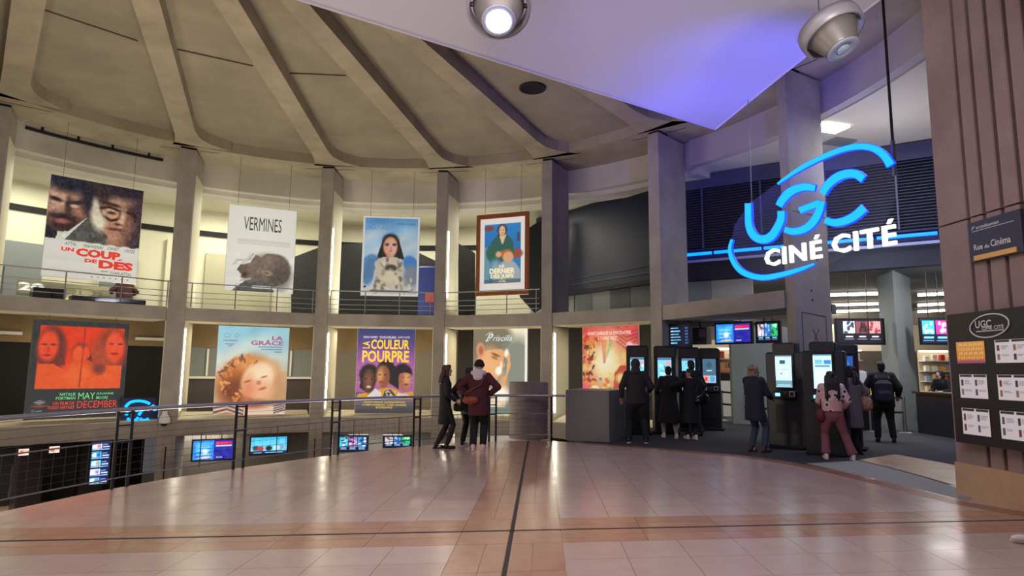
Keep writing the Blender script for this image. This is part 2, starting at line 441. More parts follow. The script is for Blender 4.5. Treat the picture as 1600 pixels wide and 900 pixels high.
CX = hull(inset_right(PLACE[:len(EDGE_L)+len(EDGE_R)-1], 0.0) + PLACE[-5:])
TS = 0.56; HB = 0.50
def uv(u, v): p = JC + HX*u + HY*v; return (p.x, p.y)
tiles = []
def cell(u0, v0, u1, v1, kind):
    g = 0.0022
    q = clip_poly([uv(u0+g, v0+g), uv(u1-g, v0+g), uv(u1-g, v1-g), uv(u0+g, v1-g)], CXI if kind != 'edge' else CX)
    if len(q) > 2:
        cx = sum(p[0] for p in q)/len(q); cy = sum(p[1] for p in q)/len(q)
        ar = abs(sum(q[i][0]*q[(i+1) % len(q)][1]-q[(i+1) % len(q)][0]*q[i][1] for i in range(len(q))))/2
        if ar < 0.004 or cy < 2.2: return
        if abs(cx) > 0.86*cy + 1.0: return
        tiles.append((math.hypot(cx, cy)/math.sqrt(ar), q, kind))
inner = [tuple(p) for p in EDGE_L] + inset_right(EDGE_R[:-1], 0.30) + [(6.6, 7.3), (9.0, 6.2), (9, 1), (4, -2), (-4, -2), (-6, 1.5)]
CXI = hull(inner)
gap = 0.022
for su in (-1, 1):
    for sv in (-1, 1):
        nb = 20
        # pale field
        for i in range(nb):
            for j in range(nb):
                u0 = HB + i*TS; v0 = HB + j*TS
                a = sorted((su*u0, su*(u0+TS))); b = sorted((sv*v0, sv*(v0+TS)))
                cell(a[0], b[0], a[1], b[1], 'pale')
        # band along the joints (two courses)
        for i in range(nb):
            for k0, k1 in ((gap, 0.22), (0.22, HB)):
                u0 = HB + i*TS*1.5; a = sorted((su*u0, su*(u0+TS*1.5)))
                b = sorted((sv*k0, sv*k1)); cell(a[0], b[0], a[1], b[1], 'band')
                b2 = sorted((sv*u0, sv*(u0+TS*1.5))); a2 = sorted((su*k0, su*k1)); cell(a2[0], b2[0], a2[1], b2[1], 'band')
        a = sorted((su*gap, su*HB)); b = sorted((sv*gap, sv*HB)); cell(a[0], b[0], a[1], b[1], 'band')
tiles.sort(key=lambda t: t[0])
rest = {'pale': MB(), 'band': MB()}
def tile_mesh(mb, q):
    n = len(q); mb.add([(p[0], p[1], 0.0) for p in q] + [(p[0], p[1], -0.012) for p in q], [tuple(range(n))] + [(i, n+i, n+(i+1) % n, (i+1) % n) for i in range(n)])
for i, (d, q, kind) in enumerate(tiles):
    if i < 290:
        t = MB(); tile_mesh(t, q); t.build('floor_tile', random.choice(PALE if kind == 'pale' else BAND), floor)
    else: tile_mesh(rest[kind], q)
for k, mb in rest.items():
    if mb.v: o = mb.build('far_paving', PALE[0] if k == 'pale' else BAND[0], floor); o['kind'] = 'stuff'
# dark expansion joints
for a, b in (((-14, 0), (14, 0)), ((0, -5), (0, 8.35))):
    p, q = Vector(uv(*a)), Vector(uv(*b)); t = (q-p).normalized(); n = Vector((-t.y, t.x))*0.018
    pl_ = clip_poly([tuple(p+n), tuple(q+n), tuple(q-n), tuple(p-n)], CX)
    MB().prism(pl_, -0.02, 0.001).build('expansion_joint', M_JOINT, floor)
# curb stones along the carpet side
eo = EDGE_R[:-1]; ei = inset_right(eo, 0.30)
for i in range(len(eo)-1):
    a, b, c, d = Vector(eo[i]), Vector(eo[i+1]), Vector(ei[i+1]), Vector(ei[i])
    for t0, t1 in ((0.004, 0.498), (0.502, 0.996)):
        MB().prism([tuple(a.lerp(b, t0)), tuple(a.lerp(b, t1)), tuple(d.lerp(c, t1)), tuple(d.lerp(c, t0))], -0.012, 0.001).build('curb_stone', EDGEM, floor)

# ---------------------------------------------------------------- carpeted hall floor to the right
hf = MB()
hall = [tuple(p) for p in EDGE_R] + [(10.5, 6.4), (26, 10), (26, 36), (2.0, 36), (3.2, 22), (1.6, 16.4)]
hf.prism(hall, -0.42, -0.004)
hallf = hf.build('floor', M_CARPET); prop(hallf, kind='structure')
# rough doormat strip beside the curb and the pale stone strip beyond it
M_MAT = mat('doormat', rgb(160, 162, 156), 0.6, var=0.35, scale=45, bump=0.8, bscale=120)
M_BEIGE = stone('stone_beige', rgb(176, 150, 116), 0.35, 0.18, 3)
s0 = [(5.30, 11.75), (5.52, 10.9), (5.67, 10.05), (5.77, 9.25), (5.86, 8.45)]
s1 = [(6.45, 12.2), (6.5, 11.3), (6.48, 10.4), (6.42, 9.7), (6.35, 9.0)]
mt = MB(); mt.prism(s0 + s1[::-1], -0.004, 0.004); mt.build('doormat', M_MAT, hallf)
t0 = [(6.52, 12.3), (6.57, 11.4), (6.55, 10.5), (6.50, 9.75), (6.44, 9.05)]
t1 = [(7.75, 13.2), (7.9, 12.1), (7.95, 11.1), (7.9, 10.2), (7.8, 9.3)]
for i in range(4):
    MB().prism([t0[i], t0[i+1], t1[i+1], t1[i]], -0.004, 0.003 + 0.0006*(i % 2)).build('paving_slab', M_BEIGE, hallf)

# ---------------------------------------------------------------- rotunda facade: pillars, beams, ledges
fac = empty('wall_back', (RC.x, RC.y, 0), kind='structure')
for k in range(0, 7):
    l, r = Vector(PF[k][0]), Vector(PF[k][1]); d = Vector((math.cos(R(PD[k])), math.sin(R(PD[k]))))
    if k == 6: l = r + Vector((-0.02, 0.44))
    dep = 1.55 if k != 6 else 1.35
    e = d*dep; g = (r-l).normalized()*0.02
    foot = [tuple(l), tuple(r), tuple(r+e), tuple(l+e)]
    m = M_CONC
    MB().prism(foot, -3.4, 8.78).build('pillar', m, fac)
    MB().prism([tuple(l+g+d*.05), tuple(r-g+d*.05), tuple(r-g+d*.6), tuple(l+g+d*.6)], 8.78, 8.86).build('bearing_pad', M_BLACKM, fac)
# formwork joint lines and the cast recess on the nearest pillar (right of the kiosks)
l, r = Vector(PF[6][1]) + Vector((-0.02, 0.44)), Vector(PF[6][1])
d6 = Vector((math.cos(R(PD[6])), math.sin(R(PD[6])))); n6 = Vector((d6.y, -d6.x))
def p6(s, z, out): q = r + d6*s + n6*out; return Vector((q.x, q.y, z))
jb = MB()
for z in (5.3,):
    jb.add([p6(0.02, z, .003), p6(1.33, z, .003), p6(1.33, z+.02, .003), p6(0.02, z+.02, .003)], [(0, 1, 2, 3)])
for (s_a, za, s_b, zb) in ((0.22, 2.98, 1.12, 2.92), (0.22, 2.05, 0.22, 2.98), (1.12, 2.0, 1.12, 2.92), (0.6, 2.6, 0.85, 2.2), (0.6, 2.3, 0.82, 2.62)):
    a, b = p6(s_a, za, .004), p6(s_b, zb, .004); t = (b-a).normalized(); w_ = t.cross(Vector((n6.x, n6.y, 0)))*0.011
    jb.add([a-w_, b-w_, b+w_, a+w_], [(0, 1, 2, 3)])
jb.build('formwork_groove', mat('groove_dark', rgb(84, 72, 76), 0.9), fac)
hb = MB()
for s_, z_ in ((0.62, 3.5), (0.64, 3.28), (0.2, 4.0), (0.9, 4.25)):
    hb.lathe(p6(s_, z_, 0.004), [(0.0, 0.0), (0.028, 0.0), (0.03, -0.02)], 10, rot=Vector((n6.x, n6.y, 0)).to_track_quat('Z', 'Y').to_matrix())
hb.build('tie_hole', M_BLACKM, fac)
# second-floor beam and lower ledge, bay by bay, following the pillar fronts
def bay_line(k, out=0.0):
    a = (Vector(PF[k][1])); b = (Vector(PF[k+1][0])); n = Vector((RC.x, RC.y)) - (a+b)/2; n.normalize()
    return a - n*out, b - n*out, -n
for k in range(0, 6):
    a, b, n = bay_line(k, 0.03); e = n*1.5
    bb = MB().prism([tuple(a), tuple(b), tuple(b+e), tuple(a+e)], 3.10, 3.52).build('beam', M_CONC, fac)
    if k < 5:
        MB().prism([tuple(a), tuple(b), tuple(b+n*0.9), tuple(a+n*0.9)], -0.55, -0.06).build('ledge', M_CONC, fac)
        # pale sill, sloping up to the back
        s_ = MB(); f0, f1, g0, g1 = a+n*0.02, b+n*0.02, a+n*0.75, b+n*0.75
        s_.add([(*f0, -0.06), (*f1, -0.06), (*g1, -0.06), (*g0, -0.06), (*f0, -0.03), (*f1, -0.03), (*g1, 0.16), (*g0, 0.16)],
               [(3, 2, 1, 0), (4, 5, 6, 7), (0, 1, 5, 4), (1, 2, 6, 5), (2, 3, 7, 6), (3, 0, 4, 7)])
        s_.build('sill', M_PLASTER, fac)
        # pale sheet under the beam, its lit soffit put into the colour
        MB().prism([tuple(a+n*.04), tuple(b+n*.04), tuple(b+n*1.0), tuple(a+n*1.0)], 3.085, 3.10).build('lit_soffit_sheet', M_PLASTER, fac)
# pale sheets put the lit tone of the right flanks into colour; light strips
def flank(k, s_a, s_b, za, zb, out, name, m):
    r_ = Vector(PF[k][1]); d_ = Vector((math.cos(R(PD[k])), math.sin(R(PD[k])))); n_ = Vector((d_.y, -d_.x))
    MB().prism([tuple(r_+d_*s_a+n_*.002), tuple(r_+d_*s_b+n_*.002), tuple(r_+d_*s_b+n_*out), tuple(r_+d_*s_a+n_*out)], za, zb).build(name, m, fac)
for k in range(0, 5):
    flank(k, 0.12, 1.45, -0.02, 3.08, 0.012, 'lit_reveal_sheet', M_PLASTER)
    if k in (1, 2, 3, 4): flank(k, 0.16, 0.20, 0.25, 2.85, 0.05, 'light_strip', M_STRIP)
    if k < 4: flank(k, 0.12, 1.5, 3.55, 8.0, 0.010, 'lit_reveal_sheet', M_PLASTER)
    if k in (2, 3): flank(k, 0.16, 0.20, 4.2, 6.6, 0.05, 'light_strip', M_STRIP)
for k in range(1, 5):                                       # thin pale strip, the lit edge of the left flank as colour
    l_ = Vector(PF[k][0]); d_ = Vector((math.cos(R(PD[k])), math.sin(R(PD[k])))); n_ = Vector((-d_.y, d_.x))
    MB().prism([tuple(l_+d_*.03), tuple(l_+d_*.5), tuple(l_+d_*.5+n_*.035), tuple(l_+d_*.03+n_*.035)], 0.0, 3.08).build('lit_edge_strip', M_PLASTER, fac)

# ---------------------------------------------------------------- ceiling: ring slab, ribs, coffer panels
ceil = empty('ceiling', (RC.x, RC.y, 8.85), kind='structure')
MB().ring(10.62, 12.5, 8.86, 9.5, 176, -14).build('ring_slab', M_VAULT, ceil)
HUB = Vector((-5.3, 6.7))
def rib_dir(k):
    if k in PF: m_ = (Vector(PF[k][0]) + Vector(PF[k][1]))/2
    else: m_ = pol(AK[k], RR).to_2d()
    if k == 6: m_ = Vector((6.3, 14.6))
    o_ = RC + (m_-RC).normalized()*10.75
    return o_, (HUB-o_)
for k in range(-1, 8):
    o_, v_ = rib_dir(k); L = v_.length - 1.2; t = v_.normalized(); n = Vector((-t.y, t.x))   # n: image right
    # going inward, the image's right side of the rib is on its left hand seen from above
    wr = 0.31
    rs = []; ls = []
    for i in range(15):
        x = L*(i/14)**1.7; q = max(0.0, 1 - x/1.7)
        w0 = wr*(1 - 0.25*x/L)
        rs.append(o_ + t*x + n*(w0 + 0.95*q**3)); ls.append(o_ + t*x - n*(w0 + 0.18*q**3))
    vs = []; fs = []
    for a_, b_ in zip(ls, rs): vs += [(*a_, 8.86), (*b_, 8.86), (*b_, 9.36), (*a_, 9.36)]
    for i in range(14):
        for j in range(4): fs.append((i*4+j, i*4+(j+1) % 4, (i+1)*4+(j+1) % 4, (i+1)*4+j))
    fs += [(3, 2, 1, 0), (56, 57, 58, 59)]
    MB().add(vs, fs).build('rib', M_VAULT, ceil)
    # bearing line where the rib meets the ring
    e0 = o_ - t*0.02; MB().prism([tuple(e0 - n*0.9 - t*.35), tuple(e0 + n*0.9 - t*.35), tuple(e0 + n*0.9 - t*.37), tuple(e0 - n*0.9 - t*.37)], 8.852, 8.862).build('bearing_joint', M_BLACKM, ceil)
for k in range(-1, 7):
    a, va = rib_dir(k); b, vb = rib_dir(k+1)
    p = [a - va.normalized()*.3, b - vb.normalized()*.3]
    ia, ib = a + va*0.93, b + vb*0.93
    vs = []; N = 10
    for i in range(N+1):
        s_ = i/N
        qa = p[0].lerp(p[1], s_); out = (qa-RC).normalized()*11.0 + RC
        vs.append(out); 
    top = [(*q, 9.20) for q in vs] + [(*ib, 9.26), (*ia, 9.26)]
    n_ = len(top)
    MB().add(top + [(x, y, z+.08) for x, y, z in top], [tuple(range(n_)), tuple(range(2*n_-1, n_-1, -1))] + [(i, (i+1) % n_, n_+(i+1) % n_, n_+i) for i in range(n_)]).build('coffer_panel', M_PANEL, ceil)
# cracks across three coffers
for (u0, v0), (u1, v1) in (((58, 13), (215, 65)), ((272, 77), (395, 104)), ((445, 115), (540, 119))):
    a, b = on_z(u0, v0, 9.195), on_z(u1, v1, 9.195); t = (b-a).normalized(); n = Vector((-t.y, t.x, 0))*0.013
    MB().add([a-n, b-n, b+n, a+n, a-n+Vector((0, 0, .03)), b-n+Vector((0, 0, .03)), b+n+Vector((0, 0, .03)), a+n+Vector((0, 0, .03))], [(0, 1, 2, 3), (4, 5, 6, 7), (0, 1, 5, 4), (2, 3, 7, 6)]).build('shuttering_joint', mat('joint_line', rgb(104, 93, 78), 0.9), ceil)
# round vent
vc = on_z(832, 138, 9.19)
MB().lathe(vc, [(0.36, 0.03), (0.36, -0.02), (0.30, -0.02), (0.29, 0.02), (0.0, 0.02)], 28).build('vent', M_BLACKM, ceil)
vg = MB()
for i in range(-4, 5): vg.box(vc + Vector((0, i*.062, 0)), (2*math.sqrt(max(.01, .085-(i*.062)**2)), 0.012, 0.012))
vg.build('vent_grille', M_STEELD, ceil)
# fascia behind the ring and the gallery ceiling
MB().ring(12.42, 12.72, 8.02, 9.2, 176, 38).build('fascia', M_FASCIA, ceil)
M_FASC2 = mat('painted_concrete_shade', rgb(180, 172, 168), 0.8, var=0.10, scale=1.0)  # shaded copy of the fascia paint, the duller light put into its colour
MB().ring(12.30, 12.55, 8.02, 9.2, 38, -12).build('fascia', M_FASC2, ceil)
gc = MB()
for r0, z0, r1, z1 in ((12.7, 8.02, 13.5, 7.80), (13.5, 7.80, 13.7, 8.06), (13.7, 8.06, 24.0, 8.10)):
    pass
MB().ring(12.7, 26.0, 8.06, 8.16, 178, -40).build('gallery_ceiling', M_PLASTER, ceil)
MB().ring(12.72, 13.5, 7.86, 8.06, 176, 38).build('gallery_downstand', M_FASCIA, ceil)
# conduit under the ring slab in the far left bay
cb = MB(); cb.tube([pol(R(a), 12.38, 8.70) for a in range(148, 128, -2)], 0.05, 6)
for a in (146, 141.5, 137, 132): cb.box(pol(R(a), 12.38, 8.78), (0.05, 0.05, 0.16))
cb.build('conduit', M_BLACKM, ceil)

# ---------------------------------------------------------------- gallery (upper storey)
gal = empty('wall_left', (RC.x, RC.y, 3.5), kind='structure')
M_CREAM = mat('gallery_plaster', rgb(212, 209, 184), 0.8, var=0.05, scale=0.6)
MB().ring(11.4, 17.5, 3.36, 3.50, 154, 40).build('gallery_floor', mat('gallery_carpet', rgb(60, 58, 62), 0.9), gal)
MB().ring(16.6, 16.8, 3.5, 8.06, 178, 104).build('gallery_wall', M_CREAM, gal)
MB().ring(16.5, 16.62, 7.02, 7.22, 178, 92).build('dark_band', M_BLACKM, gal)
MB().ring(16.9, 17.1, 3.5, 8.06, 106, 56).build('gallery_wall', M_CREAM, gal)
MB().ring(16.78, 16.92, 7.02, 7.22, 106, 66).build('dark_band', M_BLACKM, gal)
# lower lining panels, darker, with door leaves
for a0, a1, m, z1 in ((150, 146, M_WHITE, 6.4), (144, 139.8, M_GREYW, 5.9), (133.5, 129.5, M_GREYW, 5.8), (126, 122, M_CREAM, 6.7), (121, 112, mat('olive_panel', rgb(168, 164, 136), 0.7), 6.3)):
    MB().ring(16.45, 16.6, 3.5, z1, a0, a1).build('wall_panel', m, gal)
# the dark sloping underside of an auditorium seen through bays two to four
M_AUD = mat('auditorium_black', rgb(13, 13, 16), 0.7)
def slope_block(pts, yv, th, name, m=M_AUD):
    q = [on_y(u, v, yv) for u, v in pts]; n = len(q)
    MB().add(q + [p + Vector((0, th, 0)) for p in q], [tuple(range(n)), tuple(range(2*n-1, n-1, -1))] + [(i, (i+1) % n, n+(i+1) % n, n+i) for i in range(n)]).build(name, m, gal)
slope_block([(455, 403), (500, 386), (565, 379), (600, 372), (640, 388), (690, 412), (690, 492), (455, 492)], 26.6, 0.5, 'sloping_soffit')
slope_block([(716, 380), (742, 395), (742, 492), (716, 492)], 26.0, 0.4, 'sloping_soffit')
slope_block([(812, 366), (850, 340), (850, 478), (836, 488), (812, 462)], 25.0, 0.4, 'sloping_soffit')
# clad volume in bay five, louvred front with the blue line beyond it
A5, B5, D5 = Vector((2.3, 25.2)), Vector((5.2, 21.0)), Vector((11.6, 17.0))
fr = empty('wall_right', (5.2, 21.0, 4.6), kind='structure')
def wallseg(a, b, z0, z1, th, name, m, par, off=0.0):
    t = (b-a).normalized(); n = Vector((-t.y, t.x)); o_ = n*off
    return MB().prism([tuple(a+o_), tuple(b+o_), tuple(b+o_+n*th), tuple(a+o_+n*th)], z0, z1).build(name, m, par)
wallseg(Vector((1.0, 26.6)), A5, 4.6, 8.02, 0.3, 'dark_cladding', M_NAVY, fr)
wallseg(A5, B5, 4.6, 8.02, 0.3, 'dark_cladding', M_NAVY, fr)
for za, zb in ((4.95, 5.02), (5.2, 5.23)): wallseg(A5, B5, za, zb, 0.03, 'cladding_rail', mat('rail_navy', rgb(50, 54, 92), 0.4), fr, -0.03)
E5 = D5 + (D5-B5).normalized()*4
wallseg(B5, E5, 4.55, 8.02, 0.25, 'louvre_backing', mat('louvre_back', rgb(16, 18, 40), 0.7), fr)
wallseg(B5, E5, 7.55, 8.02, 0.1, 'louvre_header', mat('header_navy', rgb(60, 62, 100), 0.6), fr, -0.1)
lv = MB(); t5 = (E5-B5).normalized(); n5 = Vector((-t5.y, t5.x))
z = 5.62
while z < 7.5:
    a, b = B5 - n5*0.13, E5 - n5*0.13; c, d_ = B5 - n5*0.03, E5 - n5*0.03
    lv.add([(*a, z), (*b, z), (*d_, z+.05), (*c, z+.05), (*a, z+.012), (*b, z+.012), (*d_, z+.062), (*c, z+.062)], [(0, 3, 2, 1), (4, 5, 6, 7), (0, 1, 5, 4), (2, 3, 7, 6), (1, 2, 6, 5), (3, 0, 4, 7)])
    z += 0.088
lo = lv.build('louvre_slats', mat('louvre_slat', rgb(64, 66, 96), 0.45), fr); lo['kind'] = 'stuff'
for s_ in (1.2, 3.0, 4.8, 6.6, 8.4, 10.2): 
    q = B5 + t5*s_ - n5*0.15; MB().box((*q, 6.55), (0.05, 0.04, 1.95), math.atan2(t5.y, t5.x)).build('louvre_mullion', mat('mullion', rgb(70, 72, 104), 0.5), fr)
# steel channel that carries the blue tubes
wallseg(B5, E5, 5.12, 5.20, 0.14, 'tube_channel', mat('channel', rgb(150, 160, 190), 0.3, 0.4), fr, -0.15)
wallseg(B5, E5, 5.50, 5.56, 0.10, 'tube_channel', M_NAVY, fr, -0.12)
M_NEON = emat('neon_blue', (0.0, 0.10, 1.0), 5.0)
s_ = 0.05
while s_ < 11.0:
    q0 = B5 + t5*s_ - n5*0.2; q1 = B5 + t5*(s_+1.42) - n5*0.2
    nt_ = empty('neon_tube', (q0.x, q0.y, 5.38))
    fr_i = MB().tube([(q0.x, q0.y, 5.38), (q1.x, q1.y, 5.38)], 0.05, 8).build('neon_tube', M_NEON, fr); bpy.data.objects.remove(nt_)
    s_ += 1.5
# pale partition below the clad volume
for a, b in ((Vector((0.6, 27.0)), A5), (A5, B5), (B5, B5 + t5*2.6)):
    L = (b-a).length; n_ = max(1, int(L/0.9)); t = (b-a).normalized(); nn = Vector((-t.y, t.x))*0.25
    for i in range(n_):
        wallseg(a+nn+t*(L*i/n_+.012), a+nn+t*(L*(i+1)/n_-.012), 3.5, 4.62, 0.06, 'partition_panel', (M_GREYW, mat('grey_panel', rgb(150, 150, 146), 0.7), mat('grey_panel_dark', rgb(104, 104, 106), 0.7))[i % 3], fr)
# upper floor slab over the hall and dark fascia below the louvres
MB().prism([(4.3, 19.2), tuple(B5), tuple(A5), (1.0, 26.9), (2, 33), (26, 33), (26, 14), (12.2, 16.9), tuple(D5), tuple(B5 + n5*0.02)], 4.62, 4.74).build('hall_ceiling', mat('hall_ceiling', rgb(120, 118, 120), 0.8), fr)
MB().prism([(4.45, 18.6), (6.9, 19.85), tuple(B5), (3.2, 24), (2.5, 22)], 3.36, 3.5).build('gallery_floor', M_CONC, fr)

# ---------------------------------------------------------------- lower gallery wall behind the posters
low = empty('wall_left', (RC.x, RC.y, 0), kind='structure')
M_LOWC = concrete('lower_concrete', rgb(140, 118, 84), 0.2, 1.2)
MB().ring(11.4, 15.4, -0.25, -0.10, 154, 36).build('gallery_floor', M_BLACKM, low)
MB().ring(14.2, 14.4, 2.35, 3.36, 176, 82).build('wall_panel', M_LOWC, low)
MB().ring(14.24, 14.4, -0.1, 2.35, 176, 126).build('wall_panel', M_BLACKM, low)
MB().ring(14.24, 14.4, 1.25, 2.35, 126, 104).build('wall_panel', M_GREYW, low)
MB().ring(14.26, 14.4, -0.1, 1.25, 126, 104).build('wall_panel', mat('warm_grey_dark', rgb(74, 66, 62), 0.7), low)
MB().ring(14.16, 14.28, 1.2, 1.28, 126, 104).build('shelf_edge', M_WHITE, low)
MB().ring(14.22, 14.4, -0.1, 2.35, 104, 82).build('wall_panel', mat('warm_grey', rgb(120, 112, 98), 0.7), low)
MB().ring(14.2, 14.4, -0.1, 3.36, 82, 47).build('wall_panel', mat('brown_black', rgb(40, 34, 32), 0.7), low)
for a in (124.2, 120.6, 108.6): 
    q = pol(R(a), 14.15, 1.8); MB().box(q, (0.07, 0.05, 1.0), R(a)+PI/2).build('white_batten', M_WHITE, low)
for a, z, w_ in ((145.5, 2.62, 1.0), (128.5, 2.6, 0.9)):
    q = pol(R(a), 14.12, z); MB().box(q, (w_, 0.06, 0.10), R(a)+PI/2).build('white_duct', M_WHITE, low)
# stair behind bays four and five
st = MB()
for i in range(7): st.box(pol(R(46 - i*0.7), 13.9, 0.6+i*.22), (0.9, 0.05, 0.04), R(46)+PI/2)
st.tube([pol(R(50), 13.6, 0.4), pol(R(44), 13.6, 2.4)], 0.03, 6)
st.build('stair_flight', M_STEELD, low)

# ---------------------------------------------------------------- lowest level under the place
low2 = MB(); low2.ring(0.0, 24.0, -3.6, -3.4, 200, -60)
lf = low2.build('floor', mat('lower_floor', rgb(160, 126, 104), 0.4, var=0.1, scale=2)); prop(lf, kind='structure')
lw = empty('wall_left', (RC.x, RC.y, -3.4), kind='structure')
MB().ring(18.4, 18.6, -3.4, -0.25, 190, 126).build('wall_panel', M_BLACKM, lw)
MB().ring(13.8, 14.0, -3.4, -0.25, 126, 104).build('wall_panel', mat('lower_grey', rgb(92, 90, 84), 0.8), lw)
MB().ring(13.8, 14.0, -3.4, -0.25, 104, 20).build('wall_panel', mat('lower_grey2', rgb(100, 100, 98), 0.8), lw)
MB().ring(12.3, 18.6, -0.40, -0.26, 190, 20).build('lower_ceiling', mat('lower_ceiling', rgb(60, 58, 56), 0.8), lw)
for a in (139.5, 133.0): 
    q = pol(R(a), 16.0, 0); MB().box((q.x, q.y, -1.85), (0.7, 0.7, 3.1), R(a)).build('lower_pier', M_BLACK, lw)
# broken away: square plate and vertical slot on the lower pillars
for k, z in ((1, -1.6), (2, -1.5)):
    c = (Vector(PF[k][0])+Vector(PF[k][1]))/2; t = (Vector(PF[k][1])-Vector(PF[k][0])).normalized(); n = Vector((t.y, -t.x))
    MB().box((*(c+n*0.005), z), (0.035, 0.02, 1.5), math.atan2(t.y, t.x)).build('slot', M_BLACKM, fac)

# ---------------------------------------------------------------- grooved concrete pier at right
pc = Vector((6.07, 8.94)); pz = empty('wall_right', (pc.x, pc.y, 0), kind='structure')
pd = Vector((0.06, -1.0)).normalized(); pn = Vector((-1.0, -0.06)).normalized()     # along the face towards us, outwards
def pp(s, o, z): q = pc + pd*s + pn*o; return (q.x, q.y, z)
def pbox(s0, s1, o0, o1, z0, z1, name, m, bev=True):
    b = 0.012 if bev else 0.0
    q = [pp(s0, o0, 0), pp(s1, o0, 0), pp(s1, o1-b, 0), pp(s1-b, o1, 0), pp(s0+b, o1, 0), pp(s0, o1-b, 0)] if bev else [pp(s0, o0, 0), pp(s1, o0, 0), pp(s1, o1, 0), pp(s0, o1, 0)]
    return MB().prism([p[:2] for p in q], z0, z1).build(name, m, pz)
pbox(0.02, 3.2, -1.3, -0.09, 0, 9.3, 'pier_core', mat('groove_shadow', rgb(96, 76, 76), 0.9), False)
gs = []
for u in (1489, 1513, 1541, 1571): gs.append((on_pl(u, 60, pc, pd).to_2d() - pc).length)
edges = [0.0] + gs + [gs[-1]+0.27, gs[-1]+.54, gs[-1]+.81, gs[-1]+1.08, 2.6]
zj = on_pl(1478, 352, pc, pd).z
for i in range(len(edges)-1):
    g = 0.028
    a = edges[i] + (g if i else 0); b = edges[i+1] - g
    if b - a < 0.05: continue
    pbox(a, b, -0.10, 0.0, 0.43, zj-0.012, 'concrete_strip', M_PIER)
    pbox(a, b, -0.10, 0.0, zj+0.012, 9.3, 'concrete_strip', M_PIER)
pbox(-0.005, 2.6, -0.10, 0.03, 0.0, 0.43, 'plinth', concrete('plinth_stone', rgb(190, 160, 128), 0.15, 1.4))
# face of the pier turned to the hall
MB().prism([pp(0.0, -0.1, 0)[:2], pp(0.0, -1.3, 0)[:2], pp(0.05, -1.3, 0)[:2], pp(0.05, -0.1, 0)[:2]], 0, 9.3).build('pier_return', M_PIER, pz)

# ---------------------------------------------------------------- cinema hall behind the kiosks
hl = empty('wall_back', (10, 29, 0), kind='structure')
MB().box((13, 30.2, 2.3), (26, 0.2, 4.6)).build('hall_wall', mat('hall_wall', rgb(150, 140, 128), 0.8), hl)
MB().box((8.0, 29.0, 2.55), (8, 0.5, 1.0)).build('bulkhead', mat('bulkhead_lit', rgb(196, 180, 156), 0.7), hl)
MB().box((16.5, 27.0, 3.1), (8, 0.5, 1.1)).build('bulkhead', mat('bulkhead_lit', rgb(196, 180, 156), 0.7), hl)
# square pillar
a, b = on_z(1385, 668, 0), on_z(1411, 674, 0); e = on_z(1438, 668, 0)
sq = MB().prism([tuple(a.to_2d()), tuple(b.to_2d()), tuple(e.to_2d()), tuple((a+e-b).to_2d())], 0.0, 4.62).build('hall_pillar', M_GREYW, hl)
MB().prism([(7.05, 20.6), (8.9, 20.2), (9.1, 21.0), (7.25, 21.4)], 0.0, 3.05).build('hall_pillar', M_GREYW, hl)
# dark lintel box over the entrance
q0, q1 = Vector((4.5, 18.85)), Vector((7.3, 15.5))
t = (q1-q0).normalized(); n = Vector((-t.y, t.x))
wallseg(q0 + n*1.1, q1 + n*1.1, 3.12, 3.36, 0.25, 'entrance_header', mat('header_black', rgb(22, 22, 44), 0.6), hl)
wallseg(q0 + n*1.02 + t*1.3, q1 + n*1.02, 3.10, 3.16, 0.06, 'header_rail', M_STEEL, hl)
# rows of ceiling tubes
for v, u0, u1 in ((459, 1296, 1386), (475, 1296, 1386), (485, 1296, 1386), (459, 1434, 1490), (475, 1434, 1490), (485, 1434, 1490)):
    zz = 4.50
    a, b = on_z(u0, v + 2, zz), on_z(u1, v - 1, zz)
    MB().tube([a, b], 0.055, 8).build('ceiling_tube', M_TUBE, hl)
    MB().tube([a+Vector((0, 0, .08)), b+Vector((0, 0, .08))], 0.06, 6).build('tube_housing', M_WHITE, hl)
# ceiling fittings of the tall lobby
for (u, v, sx) in ((1297, 200, .8), (1312, 222, .7)):
    q = on_z(u, v, 8.03); MB().box(q, (sx, 0.5, 0.05), 0.3).build('ceiling_lamp', emat('lobby_lamp', (1, 0.97, 0.9), 6) if v == 200 else M_GREYW, fr)
# ================================================================== CANOPY, LAMPS, SIGNS
def cat_rom(pts, n=6):
    out = []
    for i in range(len(pts)-1):
        p0 = pts[max(0, i-1)]; p1 = pts[i]; p2 = pts[i+1]; p3 = pts[min(len(pts)-1, i+2)]
        for k in range(n):
            t = k/n
            out.append(tuple(0.5*((2*b) + (-a+c)*t + (2*a-5*b+4*c-d)*t*t + (-a+3*b-3*c+d)*t**3) for a, b, c, d in zip(p0, p1, p2, p3)))
    out.append(tuple(pts[-1])); return out
CZ = 7.2
cA, cL, cR = on_z(1118, 202, CZ), on_z(470, 0, CZ), on_z(1380, 0, CZ)
cL = cA + (cL-cA)*1.9; cR = cA + (cR-cA)*1.4; cD = cL + cR - cA
cn = empty('canopy', tuple(cA), label='large white stretched canopy with a sharp corner, lit blue, under the concrete ceiling', cat='canopy')
N = 28; vs = []; fs = []
for i in range(N+1):
    for j in range(N+1):
        s_, t_ = i/N, j/N
        p = cA.lerp(cR, s_)*(1-t_) + cL.lerp(cD, s_)*t_
        p = cA*(1-s_)*(1-t_) + cR*s_*(1-t_) + cL*(1-s_)*t_ + cD*s_*t_
        p = p + Vector((0, 0, 0.75*math.sin(PI*s_)**0.8*math.sin(PI*t_)**0.8))
        # cables pull the rims in a little
        p += (cD-cA).normalized()*(0.10*math.sin(PI*s_)*(1-t_)**6)
        vs.append(p)
for i in range(N):
    for j in range(N):
        a = i*(N+1)+j; fs.append((a, a+1, a+N+2, a+N+1))
